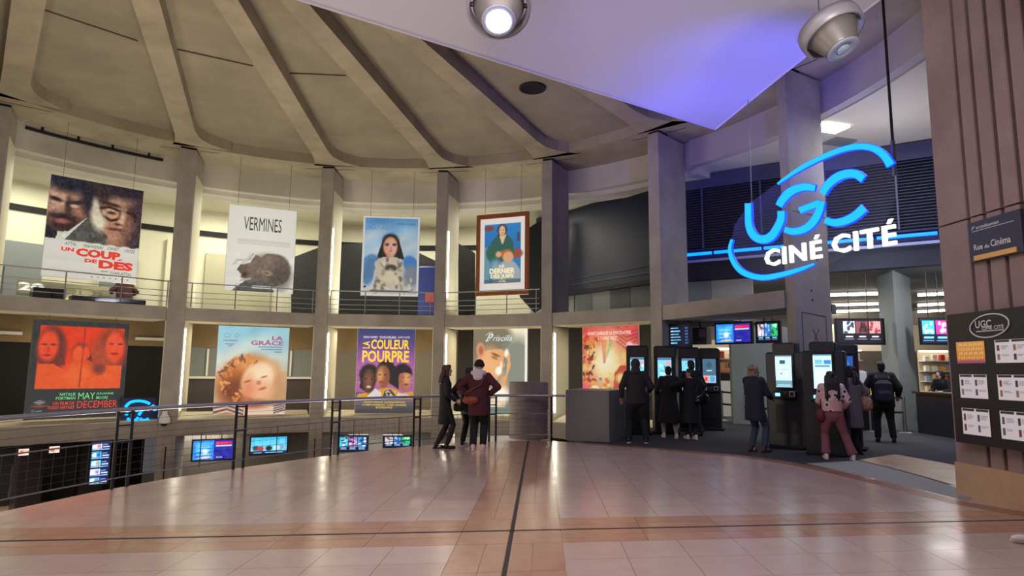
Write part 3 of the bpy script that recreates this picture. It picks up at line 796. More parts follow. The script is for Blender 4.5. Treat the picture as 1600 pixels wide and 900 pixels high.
mb = MB(); mb.add(vs, fs, True); mb.add([p + Vector((0, 0, .03)) for p in vs], [f[::-1] for f in fs], True)
M_CANOPY = mat('canopy_fabric', rgb(196, 192, 198), 0.85)
mb.build('membrane', M_CANOPY, cn, fix=False)
hem = MB(); hem.tube([vs[i*(N+1)] for i in range(N+1)], 0.022, 6); hem.tube([vs[j] for j in range(N+1)], 0.022, 6)
hem.build('hem', mat('canopy_hem', rgb(200, 196, 206), 0.8), cn)

def projector(loc, axis, label, lit):
    t = empty('projector', loc, label=label, cat='lamp', group='projectors under the canopy')
    q = Vector(axis).normalized().to_track_quat('Z', 'Y').to_matrix()
    z0 = Vector((0, 0, 0))
    grey = mat('projector_grey', rgb(140, 136, 144), 0.45, 0.2)
    MB().lathe(z0, [(0.36, -0.08), (0.40, -0.08), (0.41, 0.0), (0.40, 0.12), (0.36, 0.12), (0.36, -0.08)], 32, q).build('collar', grey, t, True)
    MB().lathe(z0, [(0.0, -0.16), (0.20, -0.15), (0.31, -0.05), (0.325, 0.02), (0.30, 0.10), (0.21, 0.34), (0.20, 0.36), (0.0, 0.36)], 32, q).build('housing', mat('housing_grey', rgb(120, 116, 112), 0.4, 0.3), t, True)
    f = MB().lathe(z0, [(0.0, 0.362), (0.205, 0.362), (0.21, 0.372), (0.20, 0.382), (0.11, 0.382), (0.09, 0.35), (0.0, 0.35)], 32, q).build('face_plate', mat('face_plate', rgb(140, 146, 168), 0.4), t, True)
    MB().ell(q @ Vector((0, 0, 0.372)), ((0.15, 0.15, 0.05) if lit else (0.085, 0.085, 0.03)), q, 16, 8).build('lens', emat('lens_lit', (1, 0.97, 0.92), 60) if lit else mat('lens_glass', rgb(170, 190, 215), 0.08, 0.3), f, True)
    for s_ in (-1, 1):
        MB().tube([q @ Vector((0.31*s_, 0, 0.0)), q @ Vector((0.37*s_, 0, 0.0))], 0.03, 8).build('pivot', M_STEELD, t, True)
        p = q @ Vector((0.385*s_, 0.05, -0.05)); MB().tube([p, p + Vector((0, 0, CZ - loc[2] + 0.25 - p.z))], 0.006, 5).build('cable', M_STEELD, t, True)
    return t
l1 = on_z(779, 8, 6.15); l2 = on_z(1297, 46, 6.15)
projector(tuple(l1), (0.02, -0.50, -0.86), 'round grey projector shining white at the top centre of the view', True)
projector(tuple(l2), (0.26, -0.30, -0.90), 'round grey projector with an unlit lens hung above the blue sign', False)
spot(tuple(l1 + Vector((0.01, -0.26, -0.42))), (0.2, 4.2, 0), 260, (1, 0.93, 0.88), 95, 0.9, 0.1)

# ---------------------------------------------------------------- hanging neon cinema sign
SP, SD = (4.96, 12.5), Vector((.531, -.847)).normalized()
SN = Vector((-SD.y, SD.x, 0)); SN = SN if SN.dot(Vector((-5, -12, 0))) > 0 else -SN
sg0 = on_pl(1290, 330, SP, SD)
sign = empty('neon_sign', tuple(sg0), label='large glowing blue and white cinema sign on a clear disc hung before the grey pillar', cat='sign')
M_CYAN = emat('neon_cyan', (0.0, 0.48, 1.0), 1.25); M_HALO = emat('neon_side', (0.01, 0.06, 1.0), 1.6); M_LETW = emat('letter_white', (1.0, 0.98, 0.95), 1.15)
def sp(u, v, d=0.0): return on_pl(u, v, SP, SD) + SN*d
def stroke(pts, nm):
    """pts: pixel centre line with half width; gives a raised letter with its lit face"""
    q = cat_rom(pts, 6); L = []; Rr = []
    for i, (x, y, h) in enumerate(q):
        a = q[max(0, i-1)]; b = q[min(len(q)-1, i+1)]; tx, ty = b[0]-a[0], b[1]-a[1]; l_ = math.hypot(tx, ty) or 1
        L.append((x - ty/l_*h, y + tx/l_*h)); Rr.append((x + ty/l_*h, y - tx/l_*h))
    n = len(q)
    def body(gr, d0, d1):
        vs = []; fs = []
        for (lx, ly), (rx, ry) in zip(L, Rr):
            mx, my = (lx+rx)/2, (ly+ry)/2
            l2 = (mx+(lx-mx)*gr, my+(ly-my)*gr); r2 = (mx+(rx-mx)*gr, my+(ry-my)*gr)
            vs += [sp(*l2, d0), sp(*r2, d0), sp(*r2, d1), sp(*l2, d1)]
        for i in range(n-1):
            for j in range(4): fs.append((i*4+j, i*4+(j+1) % 4, (i+1)*4+(j+1) % 4, (i+1)*4+j))
        fs += [(3, 2, 1, 0), (4*n-4, 4*n-3, 4*n-2, 4*n-1)]
        return MB().add(vs, fs)
    b = body(1.22, 0.02, 0.075).build(nm, M_HALO, sign)
    body(1.0, 0.076, 0.085).build('lit_face', M_CYAN, b)
def cr(pts, k=1.0): return [(1040 + x/2.814, 180 + y/2.814, h/2.814*k) for x, y, h in pts]
stroke(cr([(503, 305, 4), (560, 265, 7), (620, 228, 9), (700, 188, 10), (790, 154, 11), (865, 141, 12), (925, 150, 14), (972, 182, 16), (1000, 224, 18)]), 'upper_arc')
stroke(cr([(302, 548, 5), (293, 590, 7), (305, 640, 9), (340, 685, 11), (390, 708, 11), (450, 715, 11), (530, 700, 10), (600, 680, 8), (665, 656, 4)]), 'lower_arc')
stroke(cr([(373, 390, 13), (374, 440, 13), (376, 480, 14), (388, 518, 15), (412, 542, 16), (445, 548, 17), (478, 532, 17), (502, 496, 16), (518, 458, 15), (519, 424, 15)]), 'letter_u')
stroke(cr([(508, 402, 14), (524, 376, 16), (552, 345, 17), (590, 325, 16), (630, 318, 15), (668, 324, 13)]), 'letter_g')
stroke(cr([(535, 505, 12), (572, 514, 14), (618, 504, 15), (652, 480, 16), (676, 446, 16), (690, 410, 15), (697, 382, 14)]), 'letter_g')
stroke(cr([(600, 422, 13), (640, 406, 13), (690, 388, 13)]), 'letter_g')
stroke(cr([(700, 348, 14), (722, 312, 16), (758, 280, 17), (802, 262, 17), (846, 262, 17), (880, 284, 17)]), 'letter_c')
stroke(cr([(712, 464, 13), (750, 475, 15), (796, 468, 16), (842, 446, 17), (884, 410, 18)]), 'letter_c')
disc = [(1142, 384), (1148, 352), (1172, 318), (1217, 284), (1255, 256), (1300, 235), (1350, 226), (1386, 236), (1404, 268), (1403, 304), (1386, 342), (1350, 382), (1300, 412), (1240, 433), (1198, 438), (1165, 429), (1147, 408)]
m_ac = mat('clear_acrylic', (0.55, 0.6, 0.9), 0.08, alpha=0.035)
dv = [sp(u, v, 0.012) for u, v in disc]; n_ = len(dv)
MB().add(dv + [p - SN*0.012 for p in dv], [tuple(range(n_)), tuple(range(2*n_-1, n_-1, -1))] + [(i, (i+1) % n_, n_+(i+1) % n_, n_+i) for i in range(n_)]).build('clear_disc', m_ac, sign)
def sfr(u0, v0, u1, v1, hpx):
    o_ = sp(u0, v0, 0); e = sp(u1, v1, 0) - o_; t_ = sp(u1, v1-hpx, 0); return Frame(o_, e, (0, 0, (t_ - sp(u1, v1, 0)).z))
for s_, fr_, boxes in (('CINÉ', sfr(1197, 419, 1289, 404, 33), None), ('CITÉ', sfr(1302, 412, 1405, 383, 43), None)):
    pass
def letters(word, u0, v0, u1, v1, hl, hr):
    """one raised letter after another along the base line"""
    acc = 1.28
    vfull, _ = text_mesh(word, 0.02, 0, 0.5); lo, hi = vfull.min(0), vfull.max(0); W = hi[0]-lo[0]
    x = 0.0
    offs = []
    for i, ch in enumerate(word):
        v, _ = text_mesh(word[:i+1], 0.02, 0, 0.5); v1_, _ = text_mesh(ch, 0.02, 0, 0.5)
        w1 = v1_[:, 0].max()-v1_[:, 0].min(); e = v[:, 0].max()-lo[0]
        offs.append(((e-w1)/W, e/W))
    o_ = sp(u0, v0); e_ = sp(u1, v1) - o_; hgt = (sp(u0, v0-hl).z-o_.z + sp(u1, v1-hr).z-sp(u1, v1).z)/2
    fr_ = Frame(o_, e_, (0, 0, hgt))
    for ch, (a, b) in zip(word, offs):
        w9 = (b-a)*0.05; a, b = a+w9, b-w9
        g = text('E' if ch == 'É' else ch, fr_, a, 0, b, 1, M_LETW, sign, bold=0.025, d=0.02, name='letter', depth=0.055)
        if ch == 'É':
            q = [fr_.at(a + (b-a)*x_, y_, 0.02) for x_, y_ in ((0.38, 1.08), (0.62, 1.08), (0.86, 1.30), (0.56, 1.30))]
            MB().add(q + [p + SN*0.055 for p in q], [(0, 1, 2, 3), (7, 6, 5, 4), (0, 4, 5, 1), (1, 5, 6, 2), (2, 6, 7, 3), (3, 7, 4, 0)]).build('accent', M_LETW, g)
letters('CINÉ', 1197, 418, 1288, 403, 28, 27)
letters('CITÉ', 1302, 398, 1405, 382, 30, 31)
pt = sp(1395, 224, 0.0); MB().tube([pt, (pt.x, pt.y, 8.05)], 0.022, 6).build('hanging_rope', M_BLACKM, sign)
MB().box((pt.x, pt.y, pt.z-0.25), (0.05, 0.05, 0.6)).build('hanger_bracket', M_STEEL, sign)
pt = sp(1175, 322, 0.0); MB().tube([pt, (pt.x, pt.y, 8.05)], 0.008, 6).build('hanging_rope', M_STEEL, sign)
MB().box((pt.x, pt.y, pt.z-0.08), (0.05, 0.05, 0.35)).build('hanger_bracket', M_STEEL, sign)
lp = sp(1270, 360, 0.7)
area(tuple(lp), tuple(lp + SN), 2.4, 1.2, 25, (0.05, 0.35, 1.0)); 
pl_ = bpy.data.lights.new('sign_glow', 'POINT'); pl_.energy = 60; pl_.color = (0.1, 0.25, 1.0); pl_.shadow_soft_size = 0.6
po = bpy.data.objects.new('sign_glow', pl_); C.objects.link(po); po.location = sp(1270, 345, -0.35)

# second, smaller neon emblem seen low on the left
c1, c2 = (Vector(PF[0][1]), Vector(PF[1][0]))
nd = (c2-c1).normalized(); no = Vector((-nd.y, nd.x)); 
np0 = tuple(c1 + no*0.10)
ns = empty('neon_emblem', tuple(on_pl(218, 640, np0, nd)), label='small blue neon emblem glowing beside the red and black poster', cat='sign')
for px in ([(196, 636), (203, 629), (214, 626.5), (226, 627.5), (234, 631)], [(238, 633), (241, 637), (242, 642)],
           [(197, 649), (200, 642), (206, 638.5), (212, 640), (215, 643)], [(217, 649), (221, 642), (227, 638.5), (233, 640)],
           [(199, 654), (205, 657), (212, 656), (216, 652)], [(219, 654), (225, 657), (232, 654)]):
    MB().tube([on_pl(u, v, np0, nd) for u, v in cat_rom(px, 3)], 0.045, 6).build('neon_stroke', emat('neon_blue2', (0.0, 0.32, 1.0), 2.4), ns)
q = [on_pl(u, v, np0, nd) for u, v in ((190, 660), (246, 660), (246, 622), (190, 622))]; no3 = Vector((no.x, no.y, 0))
MB().add([p + no3*.08 for p in q] + [p + no3*.14 for p in q], [(0, 1, 2, 3), (7, 6, 5, 4), (0, 4, 5, 1), (1, 5, 6, 2), (2, 6, 7, 3), (3, 7, 4, 0)]).build('back_board', M_NAVY, ns)

# ---------------------------------------------------------------- street name plate and programme board on the grooved pier
bp = tuple(pc + pn*0.05)
ff = frame_px((1510, 347), (1596, 329), (1598, 396), (1518, 409), bp, pd)
sn = empty('street_sign', tuple(ff.o), label='dark grey street name plate with a yellow bar on the grooved pier', cat='sign')
slab('plate', ff, 0.045, mat('plate_slate', rgb(54, 54, 76), 0.5), sn, d=0.0)
mw = mat('print_white', rgb(226, 226, 232), 0.6)
text('1', ff, 0.09, 0.80, 0.105, 0.885, mw, sn, 0.0); text('er', ff, 0.115, 0.845, 0.155, 0.89, mw, sn, 0.01)
text('arrondissement', ff, 0.175, 0.80, 0.62, 0.885, mw, sn, 0.01)
MB().add([ff.at(x, y, .006) for x, y in ((0.09, 0.755), (0.88, 0.755), (0.88, 0.768), (0.09, 0.768))], [(0, 1, 2, 3)]).build('rule', mw, sn)
text('Rue', ff, 0.10, 0.285, 0.275, 0.43, mw, sn, 0.012); text('du', ff, 0.31, 0.285, 0.40, 0.38, mw, sn, 0.012); text('Cinéma', ff, 0.43, 0.285, 0.80, 0.455, mw, sn, 0.012)
slab('yellow_bar', ff.sub(0.10, 0.03, 0.90, 0.15), 0.03, mat('bar_yellow', rgb(226, 180, 104), 0.6), sn, d=0.02)
bp = tuple(pc + pn*0.13)
tl = on_pl(1481, 492, bp, pd); bl = on_pl(1492, 690, bp, pd)
bx = (tl.to_2d()+bl.to_2d())/2; zt, zb = tl.z, bl.z
BW = 1.9
bf = Frame((bx.x, bx.y, zb), (pd.x*BW, pd.y*BW, 0), (0, 0, zt-zb))
ib = empty('programme_board', tuple(bf.o), label='black programme board with an oval logo and six printed sheets on the pier', cat='board')
slab('backing', bf, 0.11, mat('board_black', rgb(26, 25, 30), 0.35), ib, d=0.0)
def bxy(u, v):
    p = on_pl(u, v, bp, pd); return ((p.to_2d()-bx).dot(pd)/BW, (p.z-zb)/(zt-zb))
def listing(seed, orange=False):
    c = Canvas(60, 44, (226, 222, 226)); r_ = random.Random(seed)
    if orange:
        c.vgrad(0, (150, 70, 130), 0.25, (226, 140, 60)); c.vgrad(0.25, (226, 140, 60), 1, (236, 170, 90))
        for i in range(2):
            for k in range(5):
                x = 0.08 + k*.18; y = 0.2 + i*.4; c.line([(x, y), (x+.05, y+.3), (x+.12, y+.28), (x+.10, y)], 0.035, (246, 214, 120), 0.8); c.line([(x+.03, y+.15), (x+.12, y+.15)], 0.03, (200, 100, 90), 0.7)
        return c
    c.rect(0.03, 0.90, 0.46, 0.98, (40, 36, 48)); c.rect(0.54, 0.90, 0.97, 0.98, (40, 36, 48))
    for i in range(2):
        for k in range(2):
            x = 0.06 + k*.5; y = 0.52 - i*.40
            c.rect(x, y, x+.09, y+.26, r_.choice([(60, 56, 66), (120, 50, 54), (80, 84, 100), (150, 110, 90)]))
            for j in range(5): c.rect(x+.13, y+.22-j*.05, x+.13+r_.uniform(.15, .27), y+.235-j*.05, (150, 148, 158))
    return c
M_PRINT = picmat('printed_sheet', 0.25, 0.4)
k = 0
for (u0, v0), (u1, v1) in (((1494, 535), (1541, 569)), ((1499, 585), (1545, 622)), ((1503, 637), (1549, 678))):
    x0, y1 = bxy(u0, v0); x1, _ = bxy(u1, v1); _, y0 = bxy(u0, v1-1)
    y0 -= 0.0
    for dx in (0.0, 0.0 + (x1-x0) + 0.085):
        f_ = bf.sub(x0+dx, y0, x1+dx, y1, 0.005)
        sh = sheet('programme_sheet', listing(k, k == 0), f_, M_PRINT, ib)
        if k == 0: sh['label'] = 'orange printed sheet'
        slab('sheet_pocket', f_, 0.003, M_STEELD, sh, grow=0.006, d=-0.001); k += 1
lc = bxy(1546, 509)
ring_ = []
for i in range(41):
    a = 2*PI*i/40; x, y = 0.165*math.cos(a)*1.0, 0.085*math.sin(a); ca, sa = math.cos(0.22), math.sin(0.22)
    ring_.append(bf.at(lc[0] + (x*ca - y*sa*0.9), lc[1] + (y*ca + x*sa*0.55), 0.008))
MB().tube(ring_, 0.010, 5).build('logo_oval', mw, ib)
text('UGC', bf, lc[0]-0.115, lc[1]-0.012, lc[0]+0.02, lc[1]+0.045, mw, ib, 0.02, d=0.008); text('CINÉ CITÉ', bf, lc[0]-0.06, lc[1]-0.028, lc[0]+0.12, lc[1]+0.006, mw, ib, 0.015, d=0.010)
MB().add([bf.at(lc[0]+x, lc[1]+y, .008) for x, y in ((-.11, -.04), (.115, -.04), (.115, -.033), (-.11, -.033))], [(0, 1, 2, 3)]).build('logo_rule', mw, ib)

# ================================================================== POSTERS
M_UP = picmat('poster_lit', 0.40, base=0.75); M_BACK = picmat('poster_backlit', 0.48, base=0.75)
def poster(px, k, out, label, cv, strength=None, cables=True, border=None, group=None, framed=False):
    a, b = Vector(PF[k][1]), Vector(PF[k+1][0]); d = (b-a).normalized(); n = Vector((-d.y, d.x))
    p = tuple(a + n*out); f_ = frame_px(*px, p, d)
    t = empty('poster', tuple(f_.at(0.5, 0)), label=label, cat='poster', group=group)
    m = strength or M_UP
    inner = f_
    if framed:
        inner = f_.sub(0.0, 0.0, 1.0, 1.0)
    sheet('printed_sheet', cv, inner, m, t)
    slab('backing', f_, 0.03, M_WHITE if border is None else border, t, grow=0.012)
    if cables:
        for x in (0.12, 0.88):
            q = f_.at(x, 1.0, -0.02); MB().tube([q, (q.x, q.y, 8.86)], 0.006, 4).build('cable', M_STEELD, t)
    else:
        for x in (0.15, 0.85):
            q = f_.at(x, 1.0, -0.02); MB().tube([q, (q.x, q.y, 3.09)], 0.008, 4).build('cable', M_STEELD, t)
    return t, f_
GU, GL = 'film posters hung in the upper bays', 'film posters in the lower bays'
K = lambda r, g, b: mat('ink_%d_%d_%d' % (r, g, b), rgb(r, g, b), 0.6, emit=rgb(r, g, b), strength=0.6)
# 1: two men
c = Canvas(110, 120, (235, 238, 232))
c.rect(0, 0.36, 1, 1, (60, 60, 78))
c.ell(0.20, 0.72, 0.27, 0.34, (150, 104, 84), 0.15, 8); c.ell(0.10, 0.78, 0.10, 0.14, (226, 190, 166), 0.5); c.ell(0.06, 0.62, 0.12, 0.10, (206, 160, 136), 0.5)
c.ell(0.38, 0.70, 0.08, 0.24, (110, 74, 64), 0.5); c.ell(0.22, 0.86, 0.16, 0.07, (196, 150, 126), 0.6); c.ell(0.32, 0.64, 0.06, 0.09, (190, 140, 116), 0.6); c.ell(0.24, 0.98, 0.32, 0.13, (36, 38, 58), 0.3); c.ell(0.42, 0.86, 0.10, 0.20, (44, 40, 56), 0.4)
c.ell(0.17, 0.535, 0.20, 0.10, (66, 46, 46), 0.5); c.ell(0.14, 0.60, 0.13, 0.025, (48, 34, 38), 0.5); c.ell(0.15, 0.555, 0.08, 0.022, (176, 110, 100), 0.5)
c.ell(0.07, 0.765, 0.07, 0.02, (44, 32, 36), 0.5, -10); c.ell(0.27, 0.755, 0.08, 0.02, (44, 32, 36), 0.5, 8); c.ell(0.20, 0.70, 0.035, 0.10, (70, 48, 50), 0.5); c.ell(0.26, 0.72, 0.045, 0.016, (214, 190, 176), 0.4)
c.ell(0.75, 0.68, 0.27, 0.36, (150, 104, 82), 0.15, -6); c.ell(0.66, 0.76, 0.13, 0.20, (222, 180, 152), 0.6); c.ell(0.70, 0.50, 0.14, 0.12, (196, 146, 122), 0.6)
c.ell(0.95, 0.66, 0.13, 0.36, (72, 56, 64), 0.5); c.ell(0.72, 0.88, 0.16, 0.07, (206, 164, 138), 0.6); c.ell(0.84, 0.60, 0.08, 0.10, (150, 106, 88), 0.6); c.ell(0.78, 0.98, 0.34, 0.11, (46, 38, 50), 0.4); c.ell(0.56, 0.92, 0.08, 0.14, (60, 48, 52), 0.5)
c.line([(0.53, 0.74), (0.62, 0.77), (0.76, 0.74), (0.75, 0.66), (0.66, 0.63), (0.56, 0.67), (0.53, 0.74)], 0.018, (70, 40, 26)); c.line([(0.78, 0.75), (0.92, 0.72), (0.93, 0.66)], 0.016, (70, 40, 26))
c.ell(0.65, 0.80, 0.12, 0.02, (60, 44, 42), 0.5, -8); c.ell(0.66, 0.71, 0.05, 0.016, (80, 58, 52), 0.5); c.ell(0.78, 0.66, 0.035, 0.10, (226, 186, 160), 0.6, -8)
c.ell(0.72, 0.545, 0.10, 0.016, (110, 66, 60), 0.5); c.ell(0.74, 0.60, 0.05, 0.012, (100, 70, 62), 0.5)
c.poly([(0.06, 0.36), (0.34, 0.36), (0.47, 0.60), (0.40, 0.62), (0.22, 0.46), (0.08, 0.44)], (226, 232, 222)); c.poly([(0.18, 0.36), (0.62, 0.36), (0.64, 0.46), (0.52, 0.56), (0.42, 0.64)], (92, 92, 88))
c.ell(0.52, 0.62, 0.07, 0.12, (240, 238, 214), 0.4, 25); c.ell(0.485, 0.74, 0.035, 0.09, (226, 220, 200), 0.5, 10); c.poly([(0, 0.36), (0.10, 0.36), (0.12, 0.44), (0.0, 0.50)], (34, 34, 46))
c.noise(0.5, 0.05, (c.y > 0.37)); c.rect(0, 0, 1, 0.365, (236, 238, 230))
for x in np.linspace(0, 1, 14): c.ell(x, 0.365, 0.05, 0.008*(1+math.sin(x*40)), (236, 238, 230), 0.3)
t, f_ = poster(((80, 275), (224, 296), (213, 443), (64, 431)), 0, 0.3, 'hanging poster of two men\'s faces above a bold red title', c, group=GU)
red, ink = K(214, 60, 48), K(70, 74, 72)
text('ATTAL', f_, 0.20, 0.325, 0.32, 0.355, ink, t, shear=0.3); text('MAIWENN', f_, 0.39, 0.32, 0.60, 0.35, ink, t, shear=0.3); text('CANET', f_, 0.65, 0.325, 0.78, 0.355, ink, t, shear=0.3); text('CROZE', f_, 0.84, 0.32, 0.96, 0.35, ink, t, shear=0.3)
text('UN', f_, 0.17, 0.262, 0.30, 0.300, red, t, 0.05); text('COUP', f_, 0.32, 0.225, 0.80, 0.308, red, t, 0.06); text('DE', f_, 0.42, 0.172, 0.55, 0.208, red, t, 0.05); text('DES', f_, 0.57, 0.125, 0.95, 0.212, red, t, 0.06)
MB().add([f_.at(x, y, .006) for x, y in ((0.765, 0.222), (0.80, 0.222), (0.83, 0.238), (0.79, 0.238))], [(0, 1, 2, 3)]).build('lettering', red, t)
text('YVAN ATTAL', f_, 0.70, 0.075, 0.94, 0.105, ink, t, shear=0.25); MB().add([f_.at(x, y, .006) for x, y in ((0.60, 0.095), (0.68, 0.095), (0.68, 0.101), (0.60, 0.101))], [(0, 1, 2, 3)]).build('rule', ink, t)
for i in range(7): MB().add([f_.at(.5+i*.065, .028+.002*(i % 2), .006), f_.at(.52+i*.065, .028, .006), f_.at(.52+i*.065, .036, .006), f_.at(.5+i*.065, .036, .006)], [(0, 1, 2, 3)]).build('credit_mark', ink, t)
# 2: upturned head
c = Canvas(90, 116, (226, 230, 226)); c.ell(0.5, 0.5, 0.6, 0.6, (238, 240, 230), 0.9)
HEADG = (112, 102, 92)
c.poly([(0.10, 0.0), (0.72, 0.0), (0.70, 0.05), (0.86, 0.13), (0.5, 0.18), (0.30, 0.13), (0.18, 0.05)], (86, 90, 88))
c.poly([(0.30, 0.10), (0.25, 0.18), (0.16, 0.24), (0.20, 0.30), (0.30, 0.34), (0.36, 0.40), (0.38, 0.45), (0.44, 0.43), (0.50, 0.40), (0.56, 0.45), (0.66, 0.46), (0.80, 0.44), (0.90, 0.36), (0.95, 0.24), (0.90, 0.14), (0.76, 0.08), (0.66, 0.12), (0.48, 0.14)], HEADG)
c.ell(0.72, 0.27, 0.23, 0.18, HEADG, 0.1); c.ell(0.62, 0.36, 0.20, 0.08, (138, 124, 112), 0.6); c.ell(0.80, 0.2, 0.14, 0.14, (96, 88, 82), 0.6); c.ell(0.44, 0.26, 0.14, 0.12, (126, 110, 98), 0.7)
c.ell(0.60, 0.225, 0.075, 0.028, (176, 160, 140), 0.4, -6); c.ell(0.60, 0.225, 0.045, 0.012, (110, 96, 86), 0.4, -6)
c.line([(0.24, 0.32), (0.34, 0.35), (0.40, 0.43)], 0.02, (226, 224, 214)); c.ell(0.27, 0.19, 0.05, 0.03, (80, 66, 60), 0.4, 40); c.line([(0.22, 0.12), (0.36, 0.15)], 0.014, (190, 180, 170))
c.noise(0.35, 0.035, ((c.y < 0.46) & (c.x > 0.15))); c.line([(0.40, 0.055), (0.66, 0.055)], 0.02, (238, 238, 234)); c.line([(0.70, 0.05), (0.74, 0.05)], 0.02, (232, 232, 228))
for i in range(3): c.line([(0.14, 0.60-i*.02), (0.92, 0.60-i*.02)], 0.006, (170, 172, 166), 0.6)
for x in (0.10, 0.13): c.line([(x, 0.30), (x+.05, 0.36), (x+.12, 0.36)], 0.006, (170, 170, 164))
t, f_ = poster(((359, 319), (464, 330), (457, 458), (350, 454)), 1, 0.3, 'white hanging poster of a grey upturned head under a black title', c, M_BACK, group=GU)
text('VERMINES', f_, 0.22, 0.715, 0.78, 0.875, K(52, 54, 50), t, 0.0)
# 3: woman in blue sleeves
c = Canvas(84, 118, (120, 176, 222)); c.vgrad(0, (206, 214, 216), 0.6, (160, 200, 232)); c.vgrad(0.6, (160, 200, 232), 1, (92, 158, 214)); c.noise(0.06, 0.05)
for x, y in ((0.8, 0.6), (0.9, 0.4), (0.3, 0.55), (0.15, 0.75), (0.7, 0.72)): c.ell(x, y, 0.22, 0.07, (214, 226, 234), 0.8, 20, 0.7)
c.poly([(0.25, 0.46), (0.35, 0.70), (0.44, 0.765), (0.54, 0.765), (0.64, 0.70), (0.75, 0.45), (0.66, 0.47), (0.5, 0.44), (0.34, 0.47)], (44, 38, 38)); c.ell(0.49, 0.70, 0.14, 0.08, (44, 38, 38), 0.2)
c.ell(0.49, 0.615, 0.125, 0.125, (222, 166, 146), 0.12); c.ell(0.49, 0.49, 0.07, 0.05, (204, 148, 130), 0.2); c.ell(0.52, 0.60, 0.06, 0.09, (236, 190, 172), 0.6)
for x in (0.43, 0.56): c.ell(x, 0.635, 0.035, 0.010, (80, 60, 58), 0.4); c.ell(x, 0.652, 0.042, 0.006, (60, 46, 44), 0.4)
c.ell(0.50, 0.56, 0.032, 0.010, (186, 90, 90), 0.4); c.ell(0.505, 0.59, 0.018, 0.03, (206, 146, 128), 0.5)
c.ell(0.14, 0.40, 0.16, 0.11, (92, 148, 204), 0.15, 20); c.ell(0.10, 0.27, 0.11, 0.14, (96, 140, 190), 0.2); c.ell(0.86, 0.40, 0.14, 0.10, (70, 134, 206), 0.15, -20); c.ell(0.88, 0.25, 0.14, 0.14, (130, 142, 160), 0.3)
for i in range(6): c.line([(0.03+i*.03, 0.22), (0.12+i*.03, 0.46)], 0.008, (66, 100, 150), 0.7)
c.poly([(0.27, 0.10), (0.22, 0.42), (0.36, 0.48), (0.62, 0.48), (0.72, 0.42), (0.74, 0.10)], (206, 198, 180))
for i in range(46): c.ell(rng.uniform(0.12, 0.88) if i < 26 else rng.uniform(0.28, 0.72), rng.uniform(0.05, 0.22) if i < 26 else rng.uniform(0.2, 0.46), rng.uniform(.02, .06), rng.uniform(.012, .035), [(228, 222, 206), (166, 156, 140), (216, 206, 186), (118, 112, 102)][i % 4], 0.3, rng.uniform(0, 180), 0.85)
c.ell(0.51, 0.345, 0.105, 0.045, (72, 74, 70), 0.2); c.ell(0.50, 0.24, 0.085, 0.09, (224, 214, 186), 0.3); c.line([(0.16, 0.06), (0.84, 0.055)], 0.012, (96, 92, 82))
c.rect(0, 0.0, 1, 0.018, (232, 230, 224)); c.rect(0, 0.982, 1, 1, (230, 232, 232)); c.rect(0, 0, 0.025, 1, (226, 230, 232)); c.rect(0.975, 0, 1, 1, (226, 230, 232))
t, f_ = poster(((569, 338), (656, 339), (653, 463), (563, 461)), 2, 0.3, 'hanging poster of a long-haired woman in blue puffed sleeves on sky', c, group=GU)
ik = K(70, 120, 176); text('PAUVRES', f_, 0.05, 0.89, 0.44, 0.945, ik, t, -0.005); text('CRÉATURES', f_, 0.05, 0.825, 0.46, 0.885, ik, t, -0.005); text('EMMA STONE', f_, 0.60, 0.895, 0.92, 0.918, K(52, 66, 92), t)
MB().add([f_.at(x, y, .006) for x, y in ((0.04, 0.095), (0.085, 0.095), (0.085, 0.12), (0.04, 0.12))], [(0, 1, 2, 3)]).build('credit_mark', K(52, 52, 56), t)
# 4: gilt framed painting
c = Canvas(80, 120, (240, 238, 230)); c.rect(0.125, 0.12, 0.875, 0.90, (58, 132, 196)); c.vgrad(0.5, (52, 118, 178), 0.9, (48, 140, 214), 0.125, 0.875)
c.rect(0.125, 0.12, 0.24, 0.60, (110, 160, 180)); c.ell(0.22, 0.85, 0.10, 0.035, (150, 70, 56), 0.2); c.rect(0.80, 0.66, 0.86, 0.78, (84, 74, 96)); c.ell(0.78, 0.50, 0.14, 0.06, (166, 84, 62), 0.2)
c.poly([(0.24, 0.48), (0.26, 0.66), (0.40, 0.76), (0.60, 0.76), (0.72, 0.66), (0.74, 0.50), (0.70, 0.40), (0.30, 0.42)], (56, 104, 96)); c.ell(0.28, 0.52, 0.12, 0.11, (58, 106, 92), 0.15)
c.poly([(0.42, 0.76), (0.50, 0.62), (0.58, 0.76)], (236, 206, 176)); c.poly([(0.40, 0.76), (0.46, 0.66), (0.43, 0.77)], (70, 50, 42))
c.ell(0.49, 0.82, 0.10, 0.075, (60, 44, 40), 0.15); c.ell(0.49, 0.81, 0.068, 0.068, (238, 196, 158), 0.2)
for x in (0.46, 0.52): c.ell(x, 0.82, 0.014, 0.005, (70, 50, 44), 0.4)
c.ell(0.50, 0.778, 0.02, 0.006, (190, 96, 80), 0.4)
c.ell(0.58, 0.50, 0.13, 0.06, (196, 112, 48), 0.2); c.ell(0.62, 0.455, 0.11, 0.075, (232, 178, 134), 0.15); c.ell(0.42, 0.50, 0.06, 0.04, (232, 180, 136), 0.3)
c.poly([(0.30, 0.12), (0.34, 0.30), (0.50, 0.40), (0.74, 0.40), (0.86, 0.30), (0.875, 0.12)], (168, 184, 190)); c.ell(0.36, 0.30, 0.10, 0.12, (150, 180, 186), 0.5)
c.rect(0.125, 0.12, 0.875, 0.17, (74, 96, 110), 0.7)
t, f_ = poster(((751, 340), (824, 336), (822, 456), (745, 458)), 3, 0.3, 'gilt framed poster of a woman in a green coat behind a seated boy', c, M_BACK, group=GU)
mf = mat('frame_copper', rgb(156, 92, 56), 0.35, 0.3)
fw = 0.075
